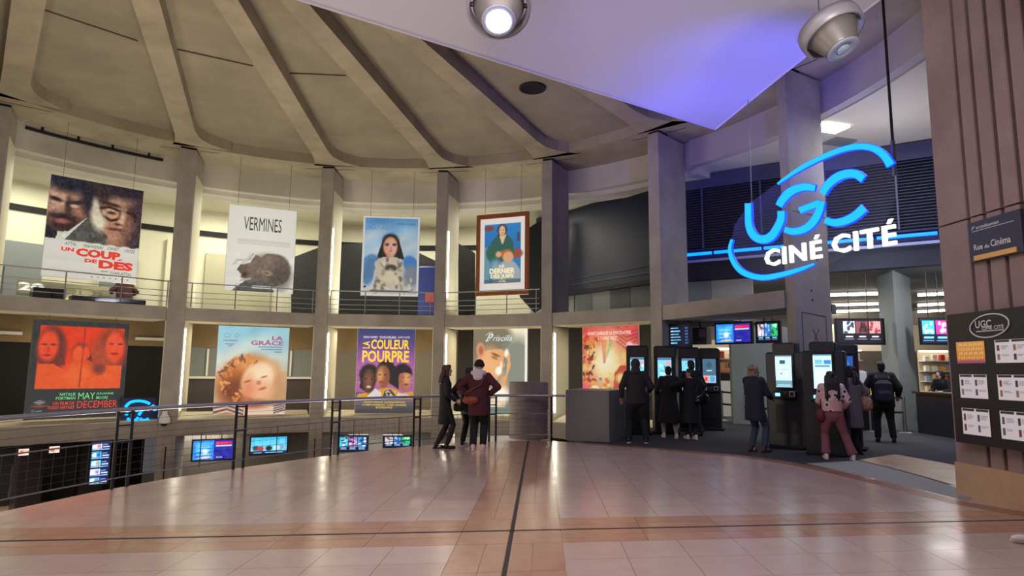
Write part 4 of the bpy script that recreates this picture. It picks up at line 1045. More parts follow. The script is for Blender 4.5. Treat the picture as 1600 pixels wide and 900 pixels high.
for (x0, y0, x1, y1) in ((-fw*.6, -fw*.5, 1+fw*.6, 0.02), (-fw*.6, 0.98, 1+fw*.6, 1+fw*.5), (-fw*.6, 0.02, 0.03, 0.98), (0.97, 0.02, 1+fw*.6, 0.98)):
    a_ = slab('frame_bar', f_.sub(x0, y0, x1, y1), 0.09, mf, t, d=0.05)
yw = K(250, 236, 190)
text('LE', f_, 0.44, 0.325, 0.54, 0.36, yw, t, 0.03); text('DERNIER', f_, 0.24, 0.245, 0.76, 0.315, yw, t, 0.035); text('DES JUIFS', f_, 0.26, 0.175, 0.74, 0.235, yw, t, 0.035); text('UN FILM', f_, 0.45, 0.152, 0.56, 0.164, yw, t); text('NOE DEBRE', f_, 0.42, 0.134, 0.58, 0.148, yw, t, 0.01)

# lower row
# 5: red trio
c = Canvas(120, 116, (52, 58, 60))
c.rect(0.075, 0.30, 0.955, 0.945, (236, 66, 34)); c.vgrad(0.30, (240, 96, 40), 0.55, (236, 66, 34), 0.075, 0.955)
D1 = (120, 54, 48)
c.ell(0.20, 0.70, 0.15, 0.24, D1, 0.15); c.poly([(0.22, 0.92), (0.31, 0.80), (0.35, 0.54), (0.22, 0.55)], D1); c.ell(0.165, 0.735, 0.10, 0.155, (246, 84, 50), 0.2); c.poly([(0.08, 0.30), (0.08, 0.55), (0.24, 0.55), (0.42, 0.44), (0.52, 0.42), (0.52, 0.30)], (244, 96, 44))
c.ell(0.125, 0.75, 0.03, 0.010, D1, 0.4); c.ell(0.215, 0.75, 0.03, 0.010, D1, 0.4); c.ell(0.16, 0.64, 0.045, 0.012, (176, 40, 40), 0.4); c.ell(0.17, 0.70, 0.015, 0.03, (216, 60, 40), 0.4)
c.ell(0.84, 0.72, 0.17, 0.22, (150, 66, 52), 0.2, 14); c.ell(0.72, 0.60, 0.11, 0.20, (186, 80, 52), 0.4, 20); c.ell(0.86, 0.74, 0.10, 0.165, (250, 92, 56), 0.2, 6); c.ell(0.86, 0.67, 0.045, 0.012, (176, 40, 40), 0.4)
c.ell(0.82, 0.775, 0.028, 0.009, D1, 0.4); c.ell(0.915, 0.775, 0.028, 0.009, D1, 0.4); c.poly([(0.60, 0.30), (0.66, 0.46), (0.78, 0.54), (0.95, 0.54), (0.95, 0.30)], (248, 100, 48)); c.ell(0.70, 0.50, 0.07, 0.05, (130, 60, 54), 0.5)
c.ell(0.50, 0.68, 0.095, 0.10, (160, 66, 48), 0.2); c.ell(0.47, 0.66, 0.055, 0.085, (248, 96, 50), 0.2); c.ell(0.55, 0.66, 0.045, 0.080, (246, 88, 46), 0.2); c.poly([(0.56, 0.60), (0.61, 0.66), (0.63, 0.58)], D1)
c.ell(0.50, 0.45, 0.14, 0.12, (250, 110, 50), 0.4); c.line([(0.525, 0.94), (0.515, 0.31)], 0.007, (170, 46, 34)); c.noise(0.4, 0.02, (c.y > 0.3))
c.ell(0.135, 0.165, 0.055, 0.020, (150, 160, 156), 0.1); c.ell(0.135, 0.165, 0.048, 0.015, (52, 58, 60), 0.1); c.line([(0.10, 0.165), (0.17, 0.165)], 0.008, (190, 196, 190))
c.line([(0.06, 0.128), (0.21, 0.132)], 0.006, (170, 70, 60)); c.line([(0.09, 0.118), (0.18, 0.12)], 0.006, (170, 70, 60)); c.ell(0.08, 0.08, 0.02, 0.02, (96, 104, 104), 0.2); c.line([(0.11, 0.078), (0.16, 0.08)], 0.008, (160, 166, 164))
m5 = picmat('poster_backlit_red', 0.46, base=0.7)
t, f_ = poster(((53, 500), (204, 505), (188, 651), (37, 655)), 0, 0.35, 'large red and black poster of two women with a couple between them', c, m5, cables=False, border=mat('poster_edge_grey', rgb(110, 112, 110), 0.6), group=GL)
gr, rd = K(120, 214, 146), K(226, 74, 60)
text('NATALIE', f_, 0.325, 0.228, 0.485, 0.258, gr, t, 0.01); text('PORTMAN', f_, 0.290, 0.188, 0.487, 0.218, gr, t, 0.01); text('MAY', f_, 0.515, 0.190, 0.690, 0.258, gr, t, 0.0); text('JULIANNE', f_, 0.705, 0.228, 0.888, 0.258, gr, t, 0.01); text('MOORE', f_, 0.705, 0.188, 0.830, 0.218, gr, t, 0.01)
text('UN FILM DE', f_, 0.265, 0.135, 0.480, 0.168, rd, t, 0.01); text('TODD HAYNES', f_, 0.215, 0.094, 0.485, 0.126, rd, t, 0.01); text('DECEMBER', f_, 0.510, 0.098, 0.940, 0.172, rd, t, 0.0)
# 6: curly child in the sun
c = Canvas(92, 112, (150, 206, 224)); c.vgrad(0.5, (222, 222, 206), 0.72, (170, 212, 222)); c.vgrad(0.72, (170, 212, 222), 1, (140, 204, 228)); c.vgrad(0, (196, 150, 112), 0.5, (226, 196, 160)); c.noise(0.10, 0.03)
for x, y in ((0.3, 0.72), (0.8, 0.66), (0.6, 0.85), (0.2, 0.62)): c.ell(x, y, 0.26, 0.06, (230, 232, 220), 0.9, 10, 0.6)
c.ell(0.5, 0.36, 0.46, 0.20, (196, 150, 100), 0.6)
c.ell(0.40, 0.42, 0.36, 0.24, (200, 124, 66), 0.25, 20); c.ell(0.28, 0.28, 0.20, 0.16, (132, 70, 44), 0.5); c.ell(0.55, 0.56, 0.26, 0.09, (226, 158, 92), 0.4, -8); c.ell(0.80, 0.44, 0.10, 0.16, (214, 160, 110), 0.5)
for i in range(70):
    a = rng.uniform(0, 2*PI); x = 0.38 + 0.36*math.cos(a)*rng.uniform(.6, 1.05); y = 0.42 + 0.24*math.sin(a)*rng.uniform(.6, 1.05)
    if x > 0.50 and y < 0.5: continue
    c.line([(x, y), (x+rng.uniform(-.05, .05), y+rng.uniform(-.04, .04)), (x+rng.uniform(-.07, .07), y-rng.uniform(0, .06))], 0.014, [(238, 176, 104), (156, 84, 46), (220, 140, 76), (120, 60, 38)][i % 4], 0.8)
c.ell(0.58, 0.40, 0.23, 0.19, (248, 206, 166), 0.12, 25); c.ell(0.64, 0.46, 0.16, 0.11, (255, 232, 196), 0.6, 15); c.ell(0.66, 0.28, 0.15, 0.11, (246, 190, 146), 0.5); c.ell(0.46, 0.30, 0.09, 0.12, (234, 150, 112), 0.7)
c.ell(0.44, 0.385, 0.055, 0.012, (176, 106, 80), 0.4, 12); c.ell(0.67, 0.435, 0.05, 0.010, (190, 120, 92), 0.4, 12); c.ell(0.60, 0.37, 0.035, 0.025, (206, 130, 100), 0.5); c.ell(0.66, 0.305, 0.055, 0.016, (204, 106, 88), 0.4, 12)
c.poly([(0.40, 0.0), (0.42, 0.12), (0.62, 0.14), (0.84, 0.10), (1.0, 0.14), (1, 0)], (238, 214, 194)); c.ell(0.55, 0.13, 0.20, 0.05, (186, 110, 82), 0.5)
for i in range(5): c.line([(0.0, 0.02+i*.025), (0.18, 0.06+i*.02), (0.40, 0.0+i*.02)], 0.012, (90, 56, 60) if i % 2 else (226, 206, 196))
for i in range(4): c.line([(0.84, 0.03+i*.025), (0.99, 0.06+i*.025)], 0.010, (90, 80, 106))
t, f_ = poster(((342, 510), (452, 512), (445, 648), (333, 652)), 1, 0.35, 'poster of a curly-haired child facing the sun under blue sky', c, picmat('poster_backlit_sky', 0.56, base=0.7), cables=False, group=GL)
pu = K(156, 92, 132); text('LA', f_, 0.755, 0.855, 0.915, 0.902, pu, t, 0.035); text('GRÂCE', f_, 0.455, 0.795, 0.925, 0.858, pu, t, 0.03); g1 = K(110, 130, 150)
for x0, x1, y in ((0.56, 0.91, 0.770), (0.61, 0.91, 0.742), (0.80, 0.91, 0.715), (0.07, 0.27, 0.835), (0.10, 0.23, 0.795), (0.14, 0.20, 0.775)):
    MB().add([f_.at(a_, b_, .006) for a_, b_ in ((x0, y), (x1, y), (x1, y+.010), (x0, y+.010))], [(0, 1, 2, 3)]).build('credit_line', g1, t)
for x in (0.12, 0.25): MB().tube([f_.at(x + .035*math.cos(a_*PI/6)*(1.3 if x < .2 else .7), 0.895 + .02*math.sin(a_*PI/6), .006) for a_ in range(13)], 0.008, 4).build('laurel', g1, t)
# 7: purple trio
c = Canvas(88, 124, (52, 58, 120)); c.vgrad(0.25, (176, 96, 170), 0.60, (160, 92, 176)); c.vgrad(0.60, (160, 92, 176), 1.0, (52, 66, 124)); c.ell(0.5, 0.42, 0.5, 0.22, (196, 110, 178), 0.8)
for i in range(17):
    a = PI*i/16; c.line([(0.5+.05*math.cos(a), 0.36), (0.5+.62*math.cos(a), 0.36+.36*math.sin(a))], 0.006, (222, 160, 206), 0.6)
c.poly([(0, 0.16), (0.04, 0.22), (0.30, 0.26), (0.48, 0.30), (0.62, 0.30), (0.80, 0.24), (1, 0.26), (1, 0.16)], (226, 168, 48))
def bust(x, y, r, skin, hi, lean=0):
    c.ell(x-lean*.04, y+r*.55, r*1.25, r*.95, (34, 30, 36), 0.12); c.ell(x, y, r*.85, r*1.05, skin, 0.12); c.ell(x+lean*.05-.01, y+.01, r*.45, r*.7, hi, 0.6)
    for s in (-1, 1): c.ell(x+s*r*.36+lean*.02, y+r*.18, r*.15, r*.05, (30, 20, 20), 0.4)
    c.ell(x+lean*.03, y-r*.5, r*.30, r*.10, (236, 220, 206) if lean == 0 else (150, 60, 56), 0.4)
c.poly([(0.22, 0.40), (0.10, 0.46), (0.06, 0.30), (0.14, 0.26)], (34, 30, 36)); bust(0.22, 0.375, 0.135, (84, 50, 40), (140, 90, 72), 0)
c.poly([(0.52, 0.58), (0.44, 0.52), (0.42, 0.44), (0.60, 0.34), (0.74, 0.28), (0.76, 0.50), (0.62, 0.58)], (34, 30, 36)); bust(0.47, 0.43, 0.13, (150, 92, 62), (222, 160, 112), -1)
bust(0.84, 0.40, 0.125, (176, 114, 78), (230, 170, 124), 1); c.poly([(0.70, 0.46), (0.78, 0.54), (0.94, 0.54), (0.98, 0.46), (0.84, 0.48)], (34, 30, 36))
c.poly([(0.16, 0.17), (0.34, 0.29), (0.44, 0.24), (0.44, 0.17)], (232, 230, 236)); c.poly([(0.46, 0.17), (0.50, 0.26), (0.60, 0.28), (0.70, 0.20), (0.70, 0.17)], (70, 66, 78)); c.poly([(0.70, 0.17), (0.72, 0.24), (0.90, 0.22), (1, 0.18)], (230, 222, 226))
for i in range(16): c.ell(rng.uniform(.52, .68), rng.uniform(.19, .26), .012, .008, (226, 220, 226), .3)
c.rect(0, 0, 1, 0.165, (86, 88, 100)); c.vgrad(0, (58, 62, 70), 0.165, (124, 120, 132))
t, f_ = poster(((561, 514), (649, 514), (645, 645), (553, 646)), 2, 0.35, 'purple poster of three smiling people under a chunky yellow title', c, picmat('poster_backlit_purple', 0.50, base=0.7), cables=False, group=GL)
ye = K(246, 208, 72)
text('OPRAH WINFREY', f_, 0.10, 0.885, 0.35, 0.912, K(226, 222, 230), t, 0.01); text('STEVEN SPIELBERG', f_, 0.38, 0.885, 0.67, 0.912, K(226, 222, 230), t, 0.01); text('QUINCY JONES', f_, 0.70, 0.885, 0.91, 0.912, K(226, 222, 230), t, 0.01)
lf_ = Frame(f_.at(0.215, 0.765), f_.ez*0.085, -f_.ex*0.125); text('LA', lf_, 0, 0, 1, 1, ye, t, 0.02)
text('COULEUR', f_, 0.235, 0.755, 0.905, 0.872, ye, t, 0.03); text('POURPRE', f_, 0.09, 0.600, 0.905, 0.740, ye, t, 0.03)
for i, (a_, b_) in enumerate(((0.14, 0.86), (0.12, 0.88), (0.36, 0.64))): text(['TARAJI P HENSON  DANIELLE BROOKS', 'COLMAN DOMINGO  COREY HAWKINS', 'BLITZ BAZAWULE'][i], f_, a_, 0.115-i*.030, b_, 0.137-i*.030, ye, t, 0.01)
# 8: couple's profile, script title
c = Canvas(86, 130, (140, 150, 138)); c.vgrad(0, (120, 138, 132), 1, (150, 152, 132)); c.ell(0.80, 0.93, 0.30, 0.16, (246, 240, 214), 0.4); c.ell(0.98, 0.84, 0.2, 0.10, (240, 234, 206), 0.4)
c.poly([(0, 0.55), (0, 1), (0.55, 1), (0.68, 0.90), (0.70, 0.82), (0.58, 0.76), (0.36, 0.76), (0.30, 0.62), (0.22, 0.55)], (122, 116, 96)); c.ell(0.36, 0.92, 0.36, 0.14, (126, 120, 100), 0.2)
c.ell(0.80, 0.60, 0.30, 0.30, (132, 140, 130), 0.3); c.poly([(0.6, 0.3), (1, 0.3), (1, 0.8), (0.78, 0.84), (0.62, 0.76)], (136, 142, 130))
c.poly([(0.20, 0.74), (0.52, 0.76), (0.60, 0.72), (0.56, 0.62), (0.60, 0.56), (0.52, 0.52), (0.50, 0.46), (0.46, 0.40), (0.36, 0.34), (0.20, 0.36), (0.08, 0.5), (0.06, 0.64)], (228, 168, 116)); c.ell(0.30, 0.60, 0.20, 0.16, (236, 180, 128), 0.5)
c.poly([(0.58, 0.74), (0.64, 0.62), (0.62, 0.46), (0.54, 0.40), (0.52, 0.20), (0.62, 0.18), (0.60, 0.36), (0.70, 0.56), (0.68, 0.72)], (232, 176, 120)); c.ell(0.56, 0.30, 0.08, 0.16, (222, 170, 120), 0.5)
c.ell(0.48, 0.50, 0.06, 0.05, (255, 250, 236), 0.3); c.ell(0.62, 0.71, 0.035, 0.05, (250, 246, 232), 0.3, -20); c.ell(0.525, 0.56, 0.02, 0.05, (248, 244, 230), 0.3)
c.ell(0.40, 0.655, 0.06, 0.018, (176, 110, 76), 0.4, -15); c.ell(0.42, 0.69, 0.08, 0.016, (120, 96, 70), 0.4, -15); c.ell(0.13, 0.75, 0.08, 0.09, (212, 150, 112), 0.2); c.ell(0.14, 0.745, 0.04, 0.05, (166, 104, 80), 0.4)
c.poly([(0.0, 0.0), (0.0, 0.40), (0.30, 0.30), (0.42, 0.26), (0.58, 0.26), (0.62, 0.10), (0.56, 0.0)], (222, 168, 120)); c.ell(0.52, 0.22, 0.16, 0.09, (255, 250, 236), 0.4); c.ell(0.40, 0.08, 0.14, 0.08, (240, 226, 200), 0.6); c.rect(0, 0, 1, 0.075, (112, 132, 130))
c.rect(0.96, 0, 1, 1, (240, 244, 240))  # pale strip painted down the sheet's right edge
t, f_ = poster(((741, 514), (824, 514), (823, 646), (738, 646)), 3, 0.35, 'grey and flesh poster of two faces nose to nose with script lettering', c, picmat('poster_backlit_pale', 0.65, base=0.7), cables=False, group=GL)
text('P', f_, 0.235, 0.855, 0.375, 0.94, K(214, 240, 246), t, 0.0, 0.45); text('riscilla', f_, 0.36, 0.855, 0.72, 0.925, K(214, 240, 246), t, 0.0, 0.45)
MB().tube([f_.at(x, y, .008) for x, y in cat_rom([(0.22, 0.865), (0.25, 0.85), (0.30, 0.87), (0.36, 0.945), (0.30, 0.955), (0.23, 0.925)], 4)], 0.008, 4).build('flourish', K(214, 240, 246), t)
text('Au cinéma', f_, 0.54, 0.155, 0.66, 0.172, K(190, 230, 244), t, shear=0.3); text('le 3 janvier', f_, 0.40, 0.125, 0.66, 0.147, K(190, 230, 244), t, shear=0.3)
# 9: sweet-coloured collage
c = Canvas(80, 112, (222, 84, 84)); c.ell(0.45, 0.52, 0.36, 0.34, (250, 236, 160), 0.7); c.ell(0.42, 0.55, 0.18, 0.14, (255, 248, 214), 0.7)
for i, cc in enumerate(((120, 200, 150), (250, 220, 110), (240, 150, 80), (236, 120, 140))): c.line([(0.40, 0.55), (0.52-i*.05, 0.80)], 0.03, cc, 0.6)
for i in range(80): c.ell(rng.uniform(0, 0.24), rng.uniform(0.18, 0.86), rng.uniform(.015, .04), rng.uniform(.012, .03), [(214, 96, 60), (248, 180, 70), (150, 60, 50), (238, 210, 140), (96, 70, 70)][i % 5], .25, rng.uniform(0, 180))
for i in range(14): c.ell(rng.uniform(0, 0.4), rng.uniform(.80, .88), .04, .02, [(240, 150, 80), (214, 80, 60)][i % 2], .3)
for i in range(5): c.line([(0.62, 1.0-i*.05), (0.8, 0.90-i*.05), (1.0, 0.94-i*.04)], 0.012, (176, 50, 66), 0.6)
for i in range(9): c.ell(0.92+rng.uniform(-.10, .10), 0.68+rng.uniform(-.05, .08), .06, .045, (246, 200, 212), .3)
c.poly([(0.55, 0.18), (0.58, 0.40), (0.68, 0.50), (0.84, 0.50), (1, 0.46), (1, 0.12), (0.60, 0.12)], (196, 84, 62)); c.ell(0.76, 0.60, 0.08, 0.07, (246, 206, 130), 0.3); c.ell(0.70, 0.34, 0.10, 0.06, (250, 220, 140), 0.4)
for i in range(10): c.ell(rng.uniform(.28, .5), rng.uniform(.2, .4), .03, .02, [(230, 140, 60), (250, 220, 120), (120, 150, 140)][i % 3], .3)
c.ell(0.22, 0.12, 0.14, 0.12, (250, 244, 222), 0.06); c.ell(0.22, 0.12, 0.09, 0.085, (206, 96, 76), 0.08); c.ell(0.72, 0.08, 0.22, 0.14, (250, 244, 222), 0.05); c.ell(0.72, 0.08, 0.165, 0.10, (222, 150, 70), 0.08); c.ell(0.06, 0.16, 0.10, 0.12, (240, 110, 130), 0.5); c.noise(0.3, 0.02)
t, f_ = poster(((912, 511), (1000, 508), (997, 632), (909, 634)), 4, 0.35, 'red and yellow sweet-coloured collage poster above the grey block', c, picmat('poster_backlit_sweet', 0.53, base=0.7), cables=False, group=GL)
text('AVANT CHARLIE ET LA CHOCOLATERIE,', f_, 0.10, 0.885, 0.88, 0.935, K(248, 226, 226), t, 0.01); text('IL Y AVAIT WILLY...', f_, 0.29, 0.825, 0.66, 0.870, K(248, 226, 226), t, 0.01)
# the pale strip down the right edge of the pale poster belongs to its sheet
# ================================================================== RAILING ALONG THE OPENING
rp = [Vector((x, y)) for x, y in cat_rom(EDGE_L[1:] , 6)]
rin = []
for i, p in enumerate(rp):
    t = (rp[min(i+1, len(rp)-1)] - rp[max(i-1, 0)]).normalized(); rin.append(p + Vector((t.y, -t.x))*0.07)
RAILZ = 1.03
rail = empty('railing', (*rin[20], 0), label='long steel railing with wire mesh curving along the edge of the round floor', cat='railing')
M_HAND = mat('handrail_steel', rgb(176, 174, 184), 0.38, 0.8)
hp = [(p.x, p.y, RAILZ) for p in rin] + [(1.30, 15.12, RAILZ)]
MB().tube(hp, 0.028, 8).build('handrail', M_HAND, rail)
for z in (0.62, 0.14):
    MB().tube([(p.x, p.y, z) for p in rin], 0.010, 6).build('mid_rail', M_STEEL, rail)
wm = MB()
for z in np.arange(0.22, 0.60, 0.095): wm.tube([(p.x, p.y, z) for p in rin[::2]], 0.0028, 3, False)
for z in np.arange(0.70, 1.0, 0.095): wm.tube([(p.x, p.y, z) for p in rin[::2]], 0.0028, 3, False)
acc = 0.0
for a, b in zip(rin[:-1], rin[1:]):
    L = (b-a).length; s_ = (0.16 - acc) % 0.16
    while s_ < L:
        q = a.lerp(b, s_/L); wm.tube([(q.x, q.y, 0.14), (q.x, q.y, 0.62)], 0.0026, 3, False); s_ += 0.16
    acc = (acc + L) % 0.16
wo = wm.build('wire_mesh', M_WIRE, rail, fix=False); wo['kind'] = 'stuff'
def near_rail(u, v=None):
    best = None
    for a, b in zip(rin[:-1], rin[1:]):
        for k in range(8):
            q = a.lerp(b, k/8)
            # projected column of a floor point
            c_, s_ = math.cos(PITCH), math.sin(PITCH); d = q.y*c_ - EYE*s_; X = FPX*q.x/d; Y = FPX*(EYE*c_ + q.y*s_)/d*1.0
            uu = 800 + X*math.cos(ROLL) - (-( -q.y*s_ - EYE*c_)*FPX/d)*math.sin(ROLL)
            if best is None or abs(uu-u) < best[0]: best = (abs(uu-u), q, (b-a).normalized())
    return best
for u in (175, 197, 365, 379, 516, 528, 645, 656, 764, 774, 873, 884):
    _, q, t = near_rail(u)
    n = Vector((t.y, -t.x))
    pst = MB().box((q.x, q.y, RAILZ/2 - 0.07), (0.045, 0.014, RAILZ + 0.10), math.atan2(t.y, t.x)).build('post', M_STEELD, rail)
for u0, u1 in ((175, 197), (365, 379), (516, 528), (645, 656), (764, 774), (873, 884)):
    a, b = near_rail(u0)[1], near_rail(u1)[1]
    for z in (0.82, 0.60, 0.98): MB().tube([(a.x, a.y, z), (b.x, b.y, z)], 0.012, 6).build('post_link', M_STEELD, rail)
for u in (310, 430, 552, 622, 700):
    _, q, t = near_rail(u); MB().tube([(q.x, q.y, 0.10), (q.x, q.y, 0.62)], 0.008, 5).build('stay', M_STEELD, rail)

# concrete drum and grey block closing the railing
dc = (on_z(795, 686, 0) + on_z(858, 686, 0))/2
dr = empty('concrete_drum', (0.43, 15.75, 0), label='squat round concrete drum with ribbed lower half standing in the railing', cat='pillar')
M_DRUM = concrete('drum_concrete', rgb(128, 116, 112), 0.2, 2.0)
MB().lathe((0, 0, 0), [(0.0, 0), (0.47, 0), (0.47, 0.05)] + [(0.47 - (0.02 if i % 2 else 0), 0.05 + i*0.045) for i in range(1, 14)] + [(0.475, 0.70), (0.475, 1.30), (0.455, 1.33), (0.0, 1.33)], 40).build('drum', M_DRUM, dr, True)
b0, b1 = on_z(884, 688, 0), on_z(952, 691, 0); b2 = on_z(972, 684, 0)
bk = empty('stone_block', tuple(b0), label='smooth grey stone block wall standing left of the ticket machines', cat='wall')
q = [b0.to_2d(), b1.to_2d(), (b1 + (b2-b1)*1.2 + Vector((0.15, 0.3, 0))).to_2d(), (b0 + Vector((0.5, 1.6, 0))).to_2d()]
MB().prism([tuple(p) for p in q], 0, 1.15).build('block', mat('block_grey', rgb(118, 114, 116), 0.45, var=0.12, scale=1.2), bk)
MB().prism([tuple(p + (Vector((1.9, 16.0)) - p).normalized()*0.02) for p in q], 1.15, 1.165).build('cap', mat('block_cap', rgb(140, 136, 136), 0.4), bk)

# dome camera on the ledge of the first pillar
pp1 = on_pl(257, 655, PF[1][0], (1, 0.6)); nn = (Vector((0, 0, 0)) - Vector((pp1.x, pp1.y, 0))).normalized()
cmx = empty('security_camera', tuple(pp1 + nn*0.16), label='white dome security camera on the pillar below the blue emblem', cat='camera')
MB().lathe((0, 0, 0), [(0.0, 0.26), (0.07, 0.26), (0.08, 0.16), (0.14, 0.08), (0.165, -0.02), (0.165, -0.09), (0.15, -0.11), (0.0, -0.11)], 20).build('housing', M_WHITE, cmx, True)
MB().ell((0, 0, -0.11), (0.11, 0.11, 0.10), None, 16, 8).build('dome', mat('dome_dark', rgb(24, 24, 28), 0.1), cmx, True)
MB().tube([(0, 0, 0.22), tuple(-nn*0.2 + Vector((0, 0, 0.24)))], 0.03, 8).build('bracket', M_WHITE, cmx, True)

# guard rails of the gallery
for k in range(0, 4):
    a, b, n = bay_line(k, -0.25)
    t_ = (b-a).normalized(); g = empty('guard_rail', (*((a+b)/2), 3.52), label=['guard rail under the leftmost poster with two faces', 'guard rail below the white upturned-head poster', 'guard rail below the blue-sleeved woman poster', 'guard rail below the gilt framed poster'][k], cat='railing', group='gallery guard rails')
    for z in (3.66, 3.82, 4.0, 4.3): MB().tube([(*a, z), (*b, z)], 0.012 if z < 4.2 else 0.022, 6).build('rail', M_STEEL, g)
    for s_ in (0.04, 0.36, 0.68, 0.97):
        q = a.lerp(b, s_); MB().tube([(*q, 3.52), (*q, 4.3)], 0.018, 6).build('post', M_STEEL, g)

# ================================================================== SCREENS
M_SCR = picmat('screen_lit', 1.25); M_SCR2 = picmat('screen_dim', 0.9)
def ui(kind, seed=0):
    r_ = random.Random(seed); rr = lambda a, b: r_.uniform(a, b)
    if kind == 'promo':
        c = Canvas(72, 42, (38, 40, 150)); c.rect(0.0, 0, 0.52, 1, (40, 130, 220)); c.vgrad(0.1, (30, 110, 210), 0.9, (70, 170, 236), 0.05, 0.48)
        for i in range(3): c.rect(0.08, 0.62-i*.2, 0.44, 0.74-i*.2, (120, 210, 240), 0.7)
        c.ell(0.30, 0.42, 0.08, 0.14, (220, 230, 240), 0.4); c.poly([(0.05, 0.05), (0.48, 0.08), (0.42, 0.2), (0.2, 0.16)], (200, 190, 180))
        c.rect(0.55, 0.76, 0.97, 0.92, (220, 40, 90)); c.rect(0.55, 0.68, 0.97, 0.74, (190, 196, 226)); c.rect(0.58, 0.08, 0.74, 0.13, (190, 200, 230)); c.noise(0.2, 0.03); return c
    if kind == 'trio':
        c = Canvas(76, 40, (14, 14, 44)); cols = [((60, 190, 226), (200, 236, 240), (24, 60, 90)), ((150, 120, 190), (236, 200, 220), (60, 30, 70)), ((60, 150, 210), (210, 226, 240), (30, 70, 120))] if seed == 0 else [((196, 190, 196), (90, 80, 96), (240, 240, 244)), ((60, 120, 200), (140, 200, 240), (30, 60, 140)), ((40, 180, 110), (180, 236, 200), (20, 90, 60))]
        for i in range(3):
            x = 0.04 + i*.32; c.rect(x, 0.28, x+.28, 0.94, cols[i][0])
            for k in range(9): c.ell(x + rr(.03, .25), rr(.32, .90), rr(.02, .07), rr(.03, .12), cols[i][1 + k % 2], 0.4)
            c.rect(x+.04, 0.16, x+.24, 0.21, (150, 200, 240)); c.rect(x+.02, 0.08, x+.26, 0.12, (110, 160, 220))
        return c
    if kind == 'sea':
        c = Canvas(72, 40, (60, 180, 220)); c.vgrad(0.1, (150, 210, 230), 0.95, (50, 170, 226))
        for i in range(5): c.rect(0.08+i*.18, 0.55, 0.22+i*.18, 0.9, (100, 210, 236), 0.5)
        for x, y, a in ((0.14, 0.34, (60, 70, 80)), (0.27, 0.3, (170, 60, 60)), (0.5, 0.32, (30, 40, 50)), (0.84, 0.38, (110, 150, 180)), (0.72, 0.34, (180, 220, 230))): c.ell(x, y, 0.09, 0.15, a, 0.3)
        c.rect(0, 0, 1, 0.16, (20, 50, 90)); c.rect(0.08, 0.05, 0.3, 0.1, (110, 190, 230)); c.rect(0.4, 0.05, 0.9, 0.09, (110, 190, 230)); return c
    if kind == 'list':
        c = Canvas(56, 44, (14, 16, 40))
        for i in range(6): c.rect(0.12, 0.84-i*.145, rr(.40, .72), 0.89-i*.145, (110, 190, 236)); c.rect(0.80, 0.82-i*.145, 0.96, 0.90-i*.145, (60, 90, 150)); c.rect(0.12, 0.84-i*.145, .24, 0.89-i*.145, (190, 226, 246))
        return c
    if kind == 'tower':
        c = Canvas(40, 100, (16, 30, 80))
        for i in range(5):
            y = 0.82 - i*.20; c.rect(0.03, y, 0.55, y+.13, [(190, 220, 244), (70, 190, 226), (90, 210, 236), (200, 220, 240), (120, 160, 220)][i]); c.ell(.2, y+.06, .12, .05, (236, 240, 246), .4); c.ell(.38, y+.06, .10, .04, [(220, 120, 120), (60, 90, 170), (226, 130, 110), (160, 120, 190), (60, 150, 120)][i], .4)
            c.rect(0.60, y+.02, 0.95, y+.05, (170, 200, 240)); c.rect(0.60, y+.08, 0.85, y+.10, (120, 150, 220)); c.rect(0.03, y-.03, 0.95, y-.01, (150, 190, 236))
        return c
    if kind == 'pink':
        c = Canvas(48, 40, (14, 14, 36)); c.rect(0.02, 0.36, 0.46, 0.94, (40, 170, 206)); c.rect(0.52, 0.36, 0.98, 0.94, (220, 40, 140))
        for k in range(8): c.ell(rr(.06, .42), rr(.42, .9), .05, .08, (190, 230, 240), .4); c.ell(rr(.6, .9), rr(.45, .85), .05, .08, (246, 200, 226), .4)
        for i in range(2): c.rect(0.06+i*.5, 0.2, 0.42+i*.5, 0.26, (110, 200, 236)); c.rect(0.02+i*.5, 0.08, 0.42+i*.5, 0.12, (80, 150, 210))
        return c
    if kind == 'red':
        c = Canvas(40, 24, (226, 214, 206)); c.ell(.3, .5, .2, .3, (220, 80, 60), .4); c.rect(.5, .3, .95, .8, (236, 170, 130)); return c
    if kind == 'menu':
        c = Canvas(84, 42, (12, 12, 22)); cols = [((196, 200, 214), (40, 44, 54)), ((120, 60, 60), (40, 20, 26)), ((210, 130, 130), (120, 40, 44))]
        for i in range(3):
            x = 0.14 + i*.28; c.rect(x, 0.42, x+.25, 0.94, cols[i][0])
            for k in range(10): c.ell(x + rr(.03, .22), rr(.46, .90), rr(.015, .04), rr(.03, .10), cols[i][1], 0.4)
            c.rect(x+.05, 0.26, x+.20, 0.31, (214, 214, 224)); c.rect(x+.02, 0.15, x+.23, 0.18, (130, 130, 150))
        return c
def screen(px, p, d, kind, label, seed=0, hang=None, bez=0.05, group=None, m=None):
    f_ = frame_px(*px, p, d)
    t = empty('display_screen', tuple(f_.at(.5, 0)), label=label, cat='screen', group=group)
    sheet('display', ui(kind, seed), f_, m or M_SCR, t); slab('casing', f_, 0.09, M_BLACK, t, grow=bez)
    if hang:
        for x in (0.3, 0.7): q = f_.at(x, 1, -.06); MB().tube([q, (q.x, q.y, hang)], 0.015, 6).build('hanger', M_STEELD, t)
    return t
def chord(k, out): a, b = Vector(PF[k][1]), Vector(PF[k+1][0]); d = (b-a).normalized(); return tuple(a + Vector((-d.y, d.x))*out), d
p_, d_ = chord(0, 3.0); screen(((144, 690), (174, 688), (167, 754), (138, 758)), p_, d_, 'tower', 'tall vertical display of stacked coloured rows seen low at the left', 1)
p_, d_ = chord(0, 3.6)
